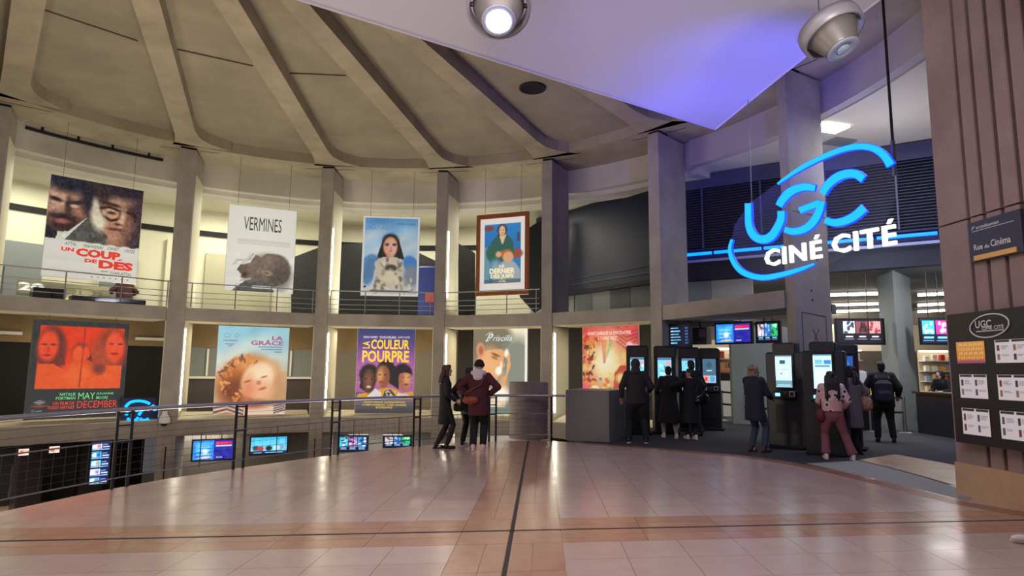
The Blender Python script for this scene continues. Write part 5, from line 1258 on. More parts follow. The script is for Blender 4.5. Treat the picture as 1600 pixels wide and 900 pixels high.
for i, (x, y) in enumerate(((29, 702), (77, 698))): screen(((x, y), (x+16, y-1), (x+16, y+9), (x, y+10)), p_, d_, 'red', ['leftmost of two tiny orange-white screens below the red poster', 'second tiny orange-white screen from the left, below the red poster'][i], i, bez=0.03, group='tiny screens on the lowest level')
p_, d_ = chord(1, 1.2); screen(((303, 690), (366, 686), (362, 715), (300, 721)), p_, d_, 'promo', 'blue promotional screen with a pink bar on the lowest level', 0, -0.3)
screen(((392, 684), (449, 682), (447, 707), (392, 710)), p_, d_, 'sea', 'turquoise screen right of the blue promotional one, lowest level', 0, -0.3)
p_, d_ = chord(2, 1.3); screen(((529, 683), (573, 680), (574, 703), (529, 706)), p_, d_, 'trio', 'lowest-level screen with blue and violet film pictures below the purple poster', 0, -0.3)
screen(((600, 682), (642, 682), (642, 697), (600, 699)), p_, d_, 'trio', 'lowest-level screen with white, blue and green pictures near the standing woman', 5, -0.3)
# over the ticket machines
P1 = Vector((4.66, 18.9)); D1_ = Vector((2.7, -3.3)).normalized(); N1_ = Vector((-D1_.y, D1_.x)); PP = tuple(P1 + N1_*1.0)
screen(((1045, 508), (1077, 509), (1076, 541), (1044, 540)), tuple(P1 - N1_*0.12), D1_, 'list', 'dark blue listing screen with light rows over the ticket machines', 3, 3.1, m=M_SCR2)
screen(((1119, 507), (1173, 505), (1172, 535), (1119, 535)), PP, D1_, 'promo', 'blue screen with a red bar hung over the entrance', 0, 3.1)
screen(((1183, 505), (1216, 504), (1216, 533), (1183, 533)), PP, D1_, 'trio', 'screen with green film pictures cut off by the grey pillar', 5, 3.1)
PH = (9.5, 19.0); DH = (1, -0.12); DH = Vector(DH).normalized()
screen(((1308, 501), (1380, 499), (1380, 536), (1308, 536)), PH, DH, 'menu', 'black menu screen with three film pictures left of the hall pillar', 2, 4.6)
screen(((1441, 499), (1483, 498), (1483, 536), (1441, 536)), PH, DH, 'pink', 'menu screen with turquoise and pink pictures right of the hall pillar', 4, 4.6)
# house sign box hanging between the screens
f_ = frame_px((1080, 512), (1104, 511), (1104, 538), (1080, 538), PP, D1_)
hb_ = empty('junction_box', tuple(f_.at(.5, 0)), label='grey hanging box with a pale window between two entrance screens', cat='box')
slab('casing', f_, 0.25, mat('box_grey', rgb(104, 96, 100), 0.6), hb_, d=0.0); slab('pale_pane', f_.sub(0.52, 0.42, 0.95, 0.88), 0.01, mat('pale_pane', rgb(190, 190, 226), 0.4), hb_, d=0.012)
MB().tube([tuple(f_.at(0.5, 1, -.1)), tuple(f_.at(0.5, 1, -.1)) [:2] + (3.2,)], 0.03, 6).build('hanger', M_STEELD, hb_)

# ================================================================== TICKET MACHINES
def kiosk_ui(i):
    if i in (0, 1, 2):
        c = Canvas(36, 60, (120, 206, 226)); c.rect(0, 0.9, 1, 1, (90, 110, 140)); c.rect(0.6, 0.7, 0.95, 0.84, (226, 150, 150)); r_ = random.Random(i)
        for k in range(12): c.ell(r_.uniform(.1, .9), r_.uniform(.1, .8), .1, .06, r_.choice([(206, 236, 240), (70, 150, 170), (160, 210, 226)]), .3)
        return c
    if i == 3:
        c = Canvas(36, 60, (70, 104, 124)); c.ell(.5, .75, .22, .13, (56, 84, 104), .1); c.rect(.3, .5, .7, .53, (210, 226, 232)); c.rect(.02, .02, .98, .32, (150, 190, 210)); c.rect(.05, .05, .45, .29, (230, 150, 140)); c.ell(.25, .17, .1, .08, (200, 60, 60), .3); c.rect(.55, .06, .9, .28, (90, 150, 200)); return c
    c = Canvas(36, 60, (190, 228, 232)); c.rect(0, .95, 1, 1, (110, 150, 170))
    if i == 4: c.rect(.28, .74, .62, .86, (50, 84, 90)); c.rect(.12, .30, .88, .66, (206, 240, 240)); c.rect(.2, .55, .8, .57, (120, 160, 170)); c.rect(.3, .40, .42, .46, (120, 150, 160)); c.rect(0, .02, 1, .22, (110, 150, 156)); c.rect(.1, .05, .9, .1, (150, 200, 206))
    elif i == 5: c.rect(.1, .72, .5, .86, (110, 190, 200)); c.rect(.6, .72, .95, .84, (60, 130, 200)); c.rect(.1, .64, .9, .68, (90, 130, 140)); c.rect(.1, .1, .95, .55, (206, 236, 236))
    else: c.rect(0, 0, 1, 1, (40, 80, 150)); c.ell(.4, .7, .3, .16, (60, 150, 226), .4); c.ell(.6, .4, .3, .2, (90, 60, 130), .4); c.rect(.1, .1, .9, .2, (190, 210, 236))
    return c
M_KB = mat('kiosk_black', rgb(24, 24, 34), 0.4); M_KSCR = picmat('kiosk_screen', 1.15)
def kiosk(x, y, rz, i, label, wide=False, W=0.57, H=2.28):
    t = empty('ticket_machine', (x, y, 0), rz, label, 'kiosk', 'ticket machines')
    if wide:
        MB().bbox((0, 0.06, 1.03), (W+0.24, 0.36, 2.06), 0.03).build('body', M_KB, t, True); MB().bbox((0, 0.05, 2.10), (W-0.06, 0.34, H-1.92), 0.03).build('hood', M_KB, t, True)
    else:
        MB().bbox((0, 0.05, 1.05), (W, 0.32, 2.1), 0.03).build('body', M_KB, t, True); MB().bbox((0, 0.04, 2.12), (W, 0.34, H-1.94), 0.04).build('hood', M_KB, t, True)
    MB().bbox((0, 0.02, 0.03), (W+0.16, 0.56, 0.06), 0.015).build('base_plate', M_BLACKM, t, True)
    f_ = Frame((-W*.31, -0.155, 1.30), (W*.62, 0, 0), (0, -0.0, 0.68))
    s_ = slab('bezel', f_, 0.02, M_BLACK, t, grow=0.035, local=True, d=0.012)
    sheet('display', kiosk_ui(i), Frame(f_.at(0, 0, .016), f_.ex, f_.ez), M_KSCR, t, local=True)
    MB().bbox((0.0, -0.145, 1.13), (W*.9, 0.12, 0.17), 0.02).build('shelf', M_KB, t, True)
    MB().bbox((-W*.24, -0.215, 1.14), (0.10, 0.03, 0.07), 0.008).build('card_reader', emat('reader_blue', (0.3, 0.65, 1.0), 1.6), t, True)
    pr = MB().bbox((W*.30, -0.21, 1.16), (0.115, 0.02, 0.115), 0.008).build('code_scanner', mat('scanner_rim', rgb(170, 170, 176), 0.4), t, True)
    MB().bbox((W*.30, -0.222, 1.16), (0.075, 0.008, 0.075), 0.004).build('scanner_window', M_BLACKM, pr, True)
    MB().bbox((W*.05, -0.215, 1.16), (0.05, 0.02, 0.05), 0.006).build('coin_slot', mat('slot_red', rgb(120, 40, 50), 0.4), t, True)
    MB().bbox((0.0, -0.115, 0.62), (W*.8, 0.02, 0.62), 0.01).build('service_door', mat('kiosk_door', rgb(19, 19, 27), 0.5), t, True)
    return t
def face(x, y, off=0.0): return math.atan2(-x, y) + off
KL = [(3.33, 17.0, 'ticket machine beside the grey stone block, screen half hidden by the hooded man'), (4.10, 17.2, 'ticket machine second from the grey stone block, bright screen behind the long-coated people'),
      (4.93, 17.9, 'ticket machine third from the grey stone block, behind the tall dark man'), (5.66, 18.4, 'free ticket machine with a dim screen right of the tall dark man')]
for i, (x, y, lb) in enumerate(KL): kiosk(x, y, face(x, y, -0.06), i, lb)
kiosk(6.03, 14.15, face(6.03, 14.15, -0.30), 4, 'ticket machine with a bright pale screen used by the fair-haired woman', True, W=0.55, H=2.25)
kiosk(6.33, 13.05, face(6.33, 13.05, -0.16), 5, 'ticket machine against the big pillar behind the girl in pink trousers', True, W=0.55, H=2.2)
kiosk(7.30, 14.0, face(7.30, 14.0, -0.10), 6, 'ticket machine with a blue picture on screen behind the woman in grey', False, W=0.42, H=2.2)

# ================================================================== HALL FURNITURE
M_BELT = mat('belt_black', rgb(18, 18, 22), 0.7)
def barrier(pts, label, group='queue barriers', zs=(0.95, 0.55)):
    t = empty('queue_barrier', (*pts[0], 0), label=label, cat='barrier', group=group)
    for p in pts:
        MB().tube([(*p, 0.02), (*p, 1.0)], 0.03, 8).build('post', M_STEEL, t)
        MB().lathe((*p, 0), [(0.0, 0.03), (0.05, 0.03), (0.17, 0.012), (0.18, 0.0), (0.0, 0.0)], 20).build('base', M_STEEL, t)
    for a, b in zip(pts[:-1], pts[1:]):
        a, b = Vector(a), Vector(b); d = (b-a); L = d.length
        for z in zs: MB().box((*((a+b)/2), z), (L, 0.012, 0.06), math.atan2(d.y, d.x)).build('belt', M_BELT, t)
    return t
q0 = on_z(1129, 657, 0).to_2d(); 
barrier([tuple(q0), (7.6, 19.2)], 'belt barrier with two black straps left of the fair-haired woman')
q0 = on_z(1361, 674, 0).to_2d(); q1 = (10.9, 18.0)
barrier([tuple(q0), q1], 'belt barrier with two black straps behind the man with the backpack')
# white stand by the first barrier
q = on_z(1140, 652, 0); wsd = empty('white_stand', (q.x, q.y + .3, 0), label='white upright stand beside the left belt barrier', cat='stand')
MB().bbox((0, 0, 0.66), (0.55, 0.3, 1.32), 0.02).build('panel', mat('stand_white', rgb(206, 208, 206), 0.5), wsd, True); MB().bbox((0, -.02, 1.45), (0.62, 0.34, 0.26), 0.03).build('top_box', M_BLACK, wsd, True)
MB().bbox((0, 0.02, 1.68), (0.6, 0.28, 0.16), 0.02).build('lit_bar', mat('stand_copper', rgb(170, 110, 84), 0.5), wsd, True)
# dark counter at right
ca, cb_ = on_z(1435, 676, 0), on_z(1496, 686, 0)
ct = empty('counter', tuple(ca), label='black service counter right of the hall pillar', cat='counter')
d = (cb_-ca).normalized(); n = Vector((-d.y, d.x, 0)); e = cb_ + d*1.6
MB().prism([tuple(ca.to_2d()), tuple(e.to_2d()), tuple((e+n*.7).to_2d()), tuple((ca+n*.7).to_2d())], 0, 1.08).build('front', mat('counter_black', rgb(22, 22, 30), 0.5), ct)
MB().prism([tuple((ca-d*.08-n*.06).to_2d()), tuple((e-n*.06).to_2d()), tuple((e+n*.8).to_2d()), tuple((ca-d*.08+n*.8).to_2d())], 1.08, 1.13).build('worktop', M_BLACK, ct)
# shelves of goods far back, lit
M_GLOW = emat('shelf_light', (1.0, 0.92, 0.78), 2.4)
def shop_shelf(u0, u1, y, label, seed, z0=0.9, z1=2.5):
    a, b = on_y(u0, 600, y), on_y(u1, 600, y); W = b.x-a.x; cx = (a.x+b.x)/2; r_ = random.Random(seed)
    t = empty('shop_shelf', (cx, y, 0), label=label, cat='shelf', group='lit shop shelves at the back')
    MB().box((0, 0.2, (z0+z1)/2), (W, 0.05, z1-z0)).build('back_panel', mat('shelf_back', rgb(206, 190, 160), 0.7), t, True)
    MB().box((0, 0, z0/2), (W, 0.5, z0)).build('cabinet', mat('cabinet_dark', rgb(70, 60, 56), 0.6), t, True)
    for k in range(4):
        z = z0 + (z1-z0)*k/4 + .03; MB().box((0, 0, z), (W, 0.42, 0.03)).build('shelf_board', M_WHITE, t, True)
    MB().box((0, 0.0, z1+.02), (W, 0.3, 0.06)).build('light_box', M_GLOW, t, True)
    return cx, W, [z0 + (z1-z0)*k/4 + .045 for k in range(4)]
GOOD = [mat('goods_%d' % i, rgb(*c), 0.5) for i, c in enumerate(((200, 50, 50), (230, 190, 150), (236, 226, 210), (170, 60, 50), (236, 160, 60), (150, 170, 190)))]
gid = 0
for sidx, (u0, u1, y, lb) in enumerate(((1121, 1150, 25.0, 'lit shelf of red and white goods left of the grey hall wall'), (1286, 1346, 25.5, 'lit shelf of red and white goods behind the grey-coated woman'), (1442, 1492, 25.5, 'pale lit shelf behind the person at the counter'))):
    cx, W, zs = shop_shelf(u0, u1, y, lb, sidx)
    for z in zs:
        n_ = max(2, int(W/0.30))
        for k in range(n_):
            h = random.uniform(.18, .30); x = cx - W/2 + (k+.5)*W/n_
            g = MB(); g.bbox((0, 0, h/2), (0.17, 0.16, h), 0.02); gi = random.randrange(6); cn_ = ['red', 'peach', 'cream', 'dark red', 'orange', 'grey-blue'][gi]; o = g.build('goods_pack', GOOD[gi]); o.location = (x, y - 0.05, z)
            prop(o, [cn_ + ' pack of goods on the lit shelf left of the grey hall wall', cn_ + ' pack of goods on the lit shelf behind the grey-coated woman', cn_ + ' pack of goods on the pale shelf behind the counter'][sidx], 'goods', ['packs on the left hall shelf', 'packs on the middle hall shelf', 'packs on the right hall shelf'][sidx])
# yellow lit panel and a monitor in front of the backpack man
q = on_y(1343, 613, 17.5); mo = empty('monitor', (q.x, q.y, 0), label='white-backed counter monitor just left of the man with the backpack', cat='monitor')
MB().bbox((0, 0, 1.42), (0.42, 0.05, 0.5), 0.015).build('panel', mat('monitor_grey', rgb(190, 190, 194), 0.5), mo, True); MB().tube([(0, 0.05, 0.0), (0, 0.05, 1.2)], 0.04, 8).build('stand', M_BLACK, mo, True)
q = on_y(1340, 610, 19.0); yl = empty('yellow_display', (q.x, q.y, 0), label='glowing yellow low display behind the woman in grey', cat='display')
MB().bbox((0, 0, 0.5), (0.9, 0.5, 1.0), 0.02).build('plinth', M_BLACK, yl, True); MB().bbox((0, 0, 1.10), (0.8, 0.4, 0.18), 0.02).build('lit_top', emat('display_yellow', (1.0, 0.55, 0.08), 1.3), yl, True)

# gallery upper left: white numerals, dark desks
p_, d_ = chord(0, 1.5)
f_ = frame_px((28, 441), (68, 445), (68, 456), (28, 452), p_, d_)
nb_ = empty('numeral_sign', tuple(f_.o), label='white numerals reading 20 on the upper gallery at far left', cat='sign')
text('20', f_, 0, -0.15, 1, 1.1, emat('numeral_white', (1, 0.97, 0.85), 1.0), nb_, 0.04, d=0.03, depth=0.05)
f2 = frame_px((110, 452), (160, 457), (160, 464), (110, 459), p_, d_); text('21  22', f2, 0, 0, 1, 1, mat('numeral_dim', rgb(150, 146, 124), 0.7), nb_, 0.0, d=0.03, depth=0.03)
slab('back_panel', frame_px((26, 437), (170, 448), (170, 470), (26, 462), p_, d_), 0.03, mat('olive_panel2', rgb(176, 172, 142), 0.7), nb_, d=0.0)
p_, d_ = chord(0, 0.9)
for i, (u0, u1, v0, v1, m, lb) in enumerate(((51, 80, 451, 470, M_BLACK, 'left black cabinet on the gallery below the white numerals'), (82, 102, 453, 471, M_BLACK, 'right black cabinet on the gallery below the white numerals'), (112, 228, 467, 476, mat('table_navy', rgb(50, 50, 70), 0.5), 'long dark table on the gallery beside the seated person'))):
    f_ = frame_px((u0, v0), (u1, v0), (u1, v1), (u0, v1), p_, d_); b0_ = f_.o.copy()
    t = empty('gallery_cabinet' if i < 2 else 'gallery_table', (b0_.x, b0_.y, 3.5), label=lb, cat='cabinet' if i < 2 else 'table')
    g = Frame((f_.o.x, f_.o.y, 3.5), f_.ex, (0, 0, f_.o.z + f_.ez.z - 3.5))
    slab('carcass', g, 0.5, m, t, d=0.0); slab('top', Frame(g.at(0, 1), g.ex, (0, 0, 0.03)), 0.54, M_BLACK, t, d=0.02)
# blue game cabinet glimpsed behind the blue-sleeved poster
q = on_y(668, 470, 25.5); ar = empty('arcade_cabinet', (q.x, q.y, 3.5), label='blue lit cabinet behind the blue-sleeved woman poster', cat='cabinet')
MB().bbox((0, 0, 1.1), (0.7, 0.6, 2.2), 0.05).build('body', mat('cabinet_blue', rgb(20, 36, 96), 0.4, emit=rgb(20, 50, 200), strength=0.08), ar, True); MB().bbox((0.12, -0.31, 0.95), (0.34, 0.03, 0.42), 0.02).build('red_panel', mat('panel_red', rgb(150, 56, 50), 0.4, emit=rgb(220, 70, 60), strength=0.1), ar, True)
# ================================================================== PEOPLE
SK_L = mat('skin_light', rgb(206, 160, 138), 0.55); SK_M = mat('skin_tan', rgb(170, 120, 96), 0.55)
def cloth(name, c, var=0.12): return mat(name, rgb(*c), 0.85, var=var, scale=25)
def remeshed(mb, name, vox, m, parent, smooth=1):
    """one continuous skin over the shapes"""
    me = mb.mesh(name)
    o = bpy.data.objects.new(name, me); C.objects.link(o)
    bm = bmesh.new(); bm.from_mesh(me); bmesh.ops.recalc_face_normals(bm, faces=bm.faces); bm.to_mesh(me); bm.free()
    r_ = o.modifiers.new('r', 'REMESH'); r_.mode = 'VOXEL'; r_.voxel_size = vox; r_.use_smooth_shade = True
    if smooth: s_ = o.modifiers.new('s', 'SMOOTH'); s_.factor = 0.5; s_.iterations = smooth
    bpy.context.view_layer.update()
    nm = bpy.data.meshes.new_from_object(o.evaluated_get(bpy.context.evaluated_depsgraph_get()))
    bpy.data.objects.remove(o); bpy.data.meshes.remove(me)
    nm.name = name; nm.materials.clear(); nm.materials.append(m)
    nm.polygons.foreach_set('use_smooth', [True]*len(nm.polygons))
    return link(name, nm, parent)
def ik(a, b, l1, l2, pole):
    a, b, pole = Vector(a), Vector(b), Vector(pole); d = b-a; L = min(d.length, (l1+l2)*0.999)
    dn = d.normalized(); b = a + dn*L
    x = (l1*l1 - l2*l2 + L*L)/(2*L); h = math.sqrt(max(0, l1*l1 - x*x))
    pv = pole - dn*pole.dot(dn); pv = pv.normalized() if pv.length > 1e-6 else Vector((0, 1, 0))
    return a + dn*x + pv*h, b
def person(label, loc, heading, h=1.72, skin=SK_L, hair=None, hairstyle='short', coat=None, hem=0.85, flare=0.03, bulk=1.0, legs=None, legr=1.0, shoes=None,
           feet=((-0.10, 0.0), (0.10, 0.0)), hands=None, lean=0.0, turn=0.0, nod=0.0, hood=None, group='people in the lobby', coat_long=False, kneebend=0.0, flare_leg=0.0, hipshift=0.0, elbow=(0.55, -0.8, -0.35), zbase=0.0):
    """forward is local +y, right is +x; heading turns the figure about z"""
    k = h/1.72
    t = empty('person', (loc[0], loc[1], zbase), heading, label, 'person', group)
    V = lambda x, y, z: Vector((x*k, y*k, z*k))
    hipz = 0.90 - kneebend
    hip = V(hipshift, -0.0, hipz); nk = V(hipshift*0.6, lean, 1.44 - kneebend*0.9); hd = V(hipshift*0.5, lean*1.25 + 0.02, 1.605 - kneebend*0.9)
    sh = [nk + V(-0.175, 0.0, -0.035), nk + V(0.175, 0.0, -0.035)]
    # legs
    L = []
    for s_, (fx, fy) in zip((-1, 1), feet):
        hp_ = hip + V(0.088*s_, 0, -0.02); an = V(fx, fy, 0.085)
        kn, an = ik(hp_, an, 0.425*k, 0.42*k, (0.06*s_, 1, 0.1)); L.append((hp_, kn, an))
    # arms
    A = []
    hands = hands or ((-0.26, 0.05, 0.80), (0.26, 0.05, 0.80))
    for s_, hw in zip((-1, 1), hands):
        w_ = V(*hw); S = sh[0] if s_ < 0 else sh[1]
        e_, w_ = ik(S, w_, 0.285*k, 0.255*k, (elbow[0]*s_, elbow[1], elbow[2])); A.append((S, e_, w_))
    rot = Matrix.Rotation(turn, 3, 'Z') @ Matrix.Rotation(-nod, 3, 'X')
    H = lambda x, y, z: hd + rot @ V(x*1.05, y*1.05, z*1.05)
    b = MB()
    spine = [hip + V(0, 0, -0.06), hip + V(0, 0, 0.05), hip.lerp(nk, .35), hip.lerp(nk, .7), hip.lerp(nk, .92), nk + V(0, 0, 0.02)]
    for p, rx, ry in zip(spine, (.15, .165, .14, .165, .15, .07), (.10, .11, .10, .115, .085, .06)):
        b.ell(p, (rx*k, ry*k, 0.10*k))
    b.tube([spine[1], spine[2], spine[3], spine[4]], [0.10*k]*4, 10)
    b.tube([nk + V(0, 0, -0.04), H(0, -.015, -.09)], [0.058*k, 0.05*k], 10)
    b.ell(H(0, 0, 0.015), (0.074*k, 0.094*k, 0.10*k), rot); b.ell(H(0, 0.028, -0.055), (0.054*k, 0.062*k, 0.062*k), rot)
    b.ell(H(0, 0.098, -0.012), (0.013*k, 0.020*k, 0.026*k), rot); b.ell(H(0, 0.086, -0.060), (0.024*k, 0.010*k, 0.008*k), rot); b.ell(H(0, 0.082, -0.098), (0.022*k, 0.018*k, 0.016*k), rot)
    for s_ in (-1, 1): b.ell(H(0.076*s_, -0.005, -0.005), (0.012*k, 0.022*k, 0.032*k), rot); b.ell(H(0.03*s_, 0.082, 0.035), (0.024*k, 0.012*k, 0.008*k), rot)
    for hp_, kn, an in L:
        b.tube([hp_, hp_.lerp(kn, .5), kn, kn.lerp(an, .35), an], [.085*k, .074*k, .054*k, .056*k, .036*k], 10); b.ell(kn, (.055*k,)*3)
    for s_, (S, e_, w_) in zip((-1, 1), A):
        b.ell(S, (.062*k,)*3); b.tube([S, e_], [.050*k, .040*k], 8); b.ell(e_, (.041*k,)*3); b.tube([e_, w_], [.040*k, .026*k], 8)
        d = (w_-e_).normalized(); up = Vector((s_*0.3, 0.25, 1)).normalized(); sd = d.cross(up).normalized(); up = sd.cross(d).normalized()
        pm = w_ + d*0.045*k
        q = Matrix((sd, d, up)).transposed()
        b.ell(pm, (.040*k, .052*k, .017*k), q)
        for i in range(4):
            o_ = (i-1.5)*0.019*k; f0 = pm + d*.036*k + sd*o_; l_ = (.062, .074, .07, .054)[i]*k
            f1 = f0 + d*l_*.5 - up*.008*k; f2 = f1 + d*l_*.38 - up*.026*k; b.tube([f0 - d*.02*k, f0, f1, f2], [.0098*k, .0098*k, .009*k, .0078*k], 6)
        th = w_ + d*.02*k + sd*(-s_)*.034*k; b.tube([w_ + d*.015*k, th, th + d*.034*k + sd*(-s_)*.018*k, th + d*.058*k + sd*(-s_)*.016*k - up*.008*k], [.014*k, .0125*k, .0105*k, .009*k], 6)
    for hp_, kn, an in L: b.ell(an + V(0, 0.05, -0.05), (.038*k, .10*k, .032*k))
    remeshed(b, 'body', 0.0125, skin, t, 1)
    for s_ in (-1, 1):
        MB().ell(H(0.031*s_, 0.083, 0.012), (.011*k, .008*k, .009*k), rot, 8, 6).build('eye', M_BLACK, t, True)
    # trousers
    if legs:
        g = MB()
        for hp_, kn, an in L:
            b1 = an + (kn-an).normalized()*0.01
            g.tube([hp_ + V(0, 0, .03), hp_.lerp(kn, .5), kn, kn.lerp(an, .5), b1], [max(.094, .108*legr)*k, max(.083, .094*legr)*k, max(.064, .073*legr)*k, max(.064, (.066 + flare_leg*.4)*legr)*k, max(.046, (.058 + flare_leg)*legr)*k], 12)
        g.ell(hip + V(0, -0.005, -0.05), (.175*k, .128*k, .155*k))
        remeshed(g, 'trousers', 0.014, legs, t, 2)
    # shoes
    if shoes:
        for s_, (hp_, kn, an), (fx, fy) in zip((-1, 1), L, feet):
            g = MB(); a_ = Vector((an.x, an.y, an.z)); tw = Matrix.Rotation(-0.12*s_, 3, 'Z')
            zf = an.z - 0.085*k
            g.ell((a_.x, a_.y - .015*k, zf + .05*k), (.042*k, .055*k, .052*k), tw); g.ell(Vector((a_.x, a_.y, 0)) + tw @ V(0, .085, 0) + Vector((0, 0, zf + .035*k)), (.046*k, .10*k, .036*k), tw); g.tube([(a_.x, a_.y - .01*k, zf + .06*k), (a_.x, a_.y - .012*k, zf + .12*k)], .045*k, 10)
            sh_ = remeshed(g, 'shoe', 0.012, shoes[0], t, 1)
            so = MB(); so.loft([(a_.x, a_.y + .045*k, zf + .001, .044*k, .132*k), (a_.x, a_.y + .045*k, zf + .020*k, .046*k, .136*k)], 16); so.build('sole', shoes[1], sh_, True)
    # coat: torso shell with sleeves
    if coat:
        g = MB(); hz = hem*k; top_z = nk.z
        n_ = 9; rings = []
        for i in range(n_):
            f = i/(n_-1); z = hz + (top_z + .015*k - hz)*f
            zz = z/k
            cx = hip.x + (nk.x-hip.x)*max(0, min(1, (z-hip.z)/(nk.z-hip.z))); cy = (nk.y)*max(0, (z-hip.z)/(nk.z-hip.z))
            if zz < hipz: w_ = .185 + flare*(hipz-zz)/0.5; d_ = .135 + flare*.8*(hipz-zz)/0.5; cx += (sum(p[0] for p in feet)/2*k)*(hipz-zz)/hipz*0.5; cy += (sum(p[1] for p in feet)/2*k)*(hipz-zz)/hipz*0.6
            elif zz < 1.18: w_ = .178; d_ = .132
            elif zz < 1.36: w_ = .195; d_ = .138
            else: w_ = .195 - (zz-1.36)*1.05; d_ = .130 - (zz-1.36)*.55
            rings.append((cx, cy, z, w_*k*bulk, d_*k*bulk))
        g.loft(rings, 20)
        g.tube([nk + V(-.15, 0, -.03), nk + V(0, -.01, 0.0), nk + V(.15, 0, -.03)], [.06*k*bulk, .075*k*bulk, .06*k*bulk], 10)
        for S, e_, w_ in A:
            w2 = e_.lerp(w_, .95)
            g.ell(S, (.078*k*bulk,)*3); g.tube([S, e_], [.074*k*bulk, .062*k*bulk], 10); g.ell(e_, (.062*k*bulk,)*3); g.tube([e_, w2], [.061*k*bulk, .048*k*bulk], 10)
        remeshed(g, 'coat' if hem < 0.85 else 'jacket', 0.0145, coat, t, 2)
        cg = MB(); cg.lathe(nk + V(0, 0, .0), [(.072*k, -.01*k), (.082*k, .02*k), (.076*k, .055*k), (.066*k, .05*k), (.066*k, .0)], 16); cg.build('collar', coat, t, True)
    # hair / hats
    if hairstyle == 'short' or hairstyle == 'crop':
        g = MB(); g.ell(H(0, -0.012, 0.032), (.083*k, .096*k, .094*k), rot); g.ell(H(0, -0.05, -0.03), (.072*k, .052*k, .07*k), rot); g.ell(H(0, 0.05, 0.085), (.066*k, .045*k, .035*k), rot)
        remeshed(g, 'hair', 0.012, hair, t, 1)
    elif hairstyle in ('long', 'verylong'):
        g = MB(); dn = 0.20 if hairstyle == 'long' else 0.46
        g.ell(H(0, -0.016, 0.034), (.090*k, .100*k, .095*k), rot); g.ell(H(0, 0.045, 0.088), (.066*k, .045*k, .036*k), rot)
        for x in (-.07, -.035, 0, .035, .07):
            g.tube([H(x, -.06, .0), H(x*1.35, -.10, -.12), hd + V(x*1.5, -.125 + lean*.2, -.16 - dn*.5), hd + V(x*1.25, -.115, -.12 - dn + abs(x)*.8)], [.045*k, .046*k, .044*k, .016*k], 8)
        for s_ in (-1, 1): g.tube([H(.078*s_, .02, .03), H(.088*s_, .0, -.08), H(.085*s_, -.02, -.19)], [.026*k, .03*k, .014*k], 8)
        remeshed(g, 'hair', 0.013, hair, t, 1)
    elif hairstyle == 'bob':
        g = MB(); g.ell(H(0, -0.022, 0.022), (.098*k, .106*k, .104*k), rot); g.ell(H(0, -0.06, -0.06), (.092*k, .06*k, .085*k), rot); g.ell(H(0, -.115, .03), (.045*k, .04*k, .05*k), rot)
        for s_ in (-1, 1): g.ell(H(.08*s_, 0.0, -.05), (.028*k, .05*k, .075*k), rot)
        for i in range(16): a = PI + PI*i/15; g.ell(H(.088*math.cos(a), -.03+.075*math.sin(a), -.03+.07*math.sin(i*2.1)), ((.022+.006*(i % 3))*k,)*3)
        remeshed(g, 'hair', 0.013, hair, t, 1)
    elif hairstyle == 'bun':
        g = MB(); g.ell(H(0, -0.014, 0.032), (.086*k, .098*k, .094*k), rot); g.ell(H(0, -0.05, -0.03), (.074*k, .052*k, .07*k), rot); g.ell(H(0, -.10, .07), (.042*k,)*3)
        remeshed(g, 'hair', 0.012, hair, t, 1)
    elif hairstyle == 'beanie':
        g = MB(); g.ell(H(0, -0.008, 0.048), (.096*k, .108*k, .095*k), rot); hz_ = remeshed(g, 'knit_hat', 0.012, hair, t, 1)
        MB().lathe(H(0, -0.008, 0.03), [(.094*k, -.028*k), (.106*k, -.028*k), (.106*k, .02*k), (.094*k, .02*k)], 20, rot).build('hat_brim', hair, hz_, True)
    elif hairstyle == 'hooded':
        g = MB(); g.ell(H(0, -0.022, 0.022), (.102*k, .112*k, .118*k), rot); g.ell(H(0, -0.05, -.09), (.10*k, .085*k, .09*k), rot); g.tube([H(0, -.05, -.08), nk + V(0, -.03, .0)], [.09*k, .11*k], 12)
        remeshed(g, 'hood', 0.013, hair, t, 1)
    if hood:
        g = MB(); g.ell(nk + V(0, -.10, .035), (.135*k, .075*k, .085*k)); g.ell(nk + V(0, -.125, -.04), (.10*k, .05*k, .075*k))
        for s_ in (-1, 1): g.tube([nk + V(.11*s_, -.08, .04), nk + V(.105*s_, .02, .035), nk + V(.05*s_, .09, -.02)], [.05*k, .045*k, .03*k], 8)
        remeshed(g, 'hood', 0.013, hood, t, 1)
    return t, dict(k=k, A=A, L=L, nk=nk, hip=hip, H=H, rz=heading)
def world(t, p): return t.matrix_basis @ Vector(p)
def bag(name, label, shape, t, parts, cat='bag', group=None):
    """a thing carried by the figure t, in the figure's own axes"""
    o = empty(name, tuple(t.location), t.rotation_euler.z, label, cat, group)
    for nm, mb, m, vox in parts:
        if vox: remeshed(mb, nm, vox, m, o, 2)
        else: mb.build(nm, m, o, True)
    return o
BLK = cloth('cloth_black', (22, 21, 26)); NAV = cloth('cloth_navy', (30, 32, 48)); BUR = cloth('cloth_burgundy', (74, 28, 38)); DGR = cloth('cloth_charcoal', (44, 42, 48)); GRY = cloth('cloth_grey', (108, 100, 106)); JEAN = cloth('cloth_denim', (52, 66, 92)); PNK = cloth('cloth_dusty_pink', (128, 76, 88))
LGREY = cloth('hood_grey', (206, 196, 204), 0.05); TIGHT = mat('tights_black', rgb(20, 18, 20), 0.7)
HB = mat('hair_brown', rgb(58, 40, 34), 0.6, var=0.2, scale=40); HK = mat('hair_black', rgb(22, 18, 20), 0.55, var=0.2, scale=40); HF = mat('hair_fair', rgb(126, 98, 74), 0.6, var=0.75, scale=14)
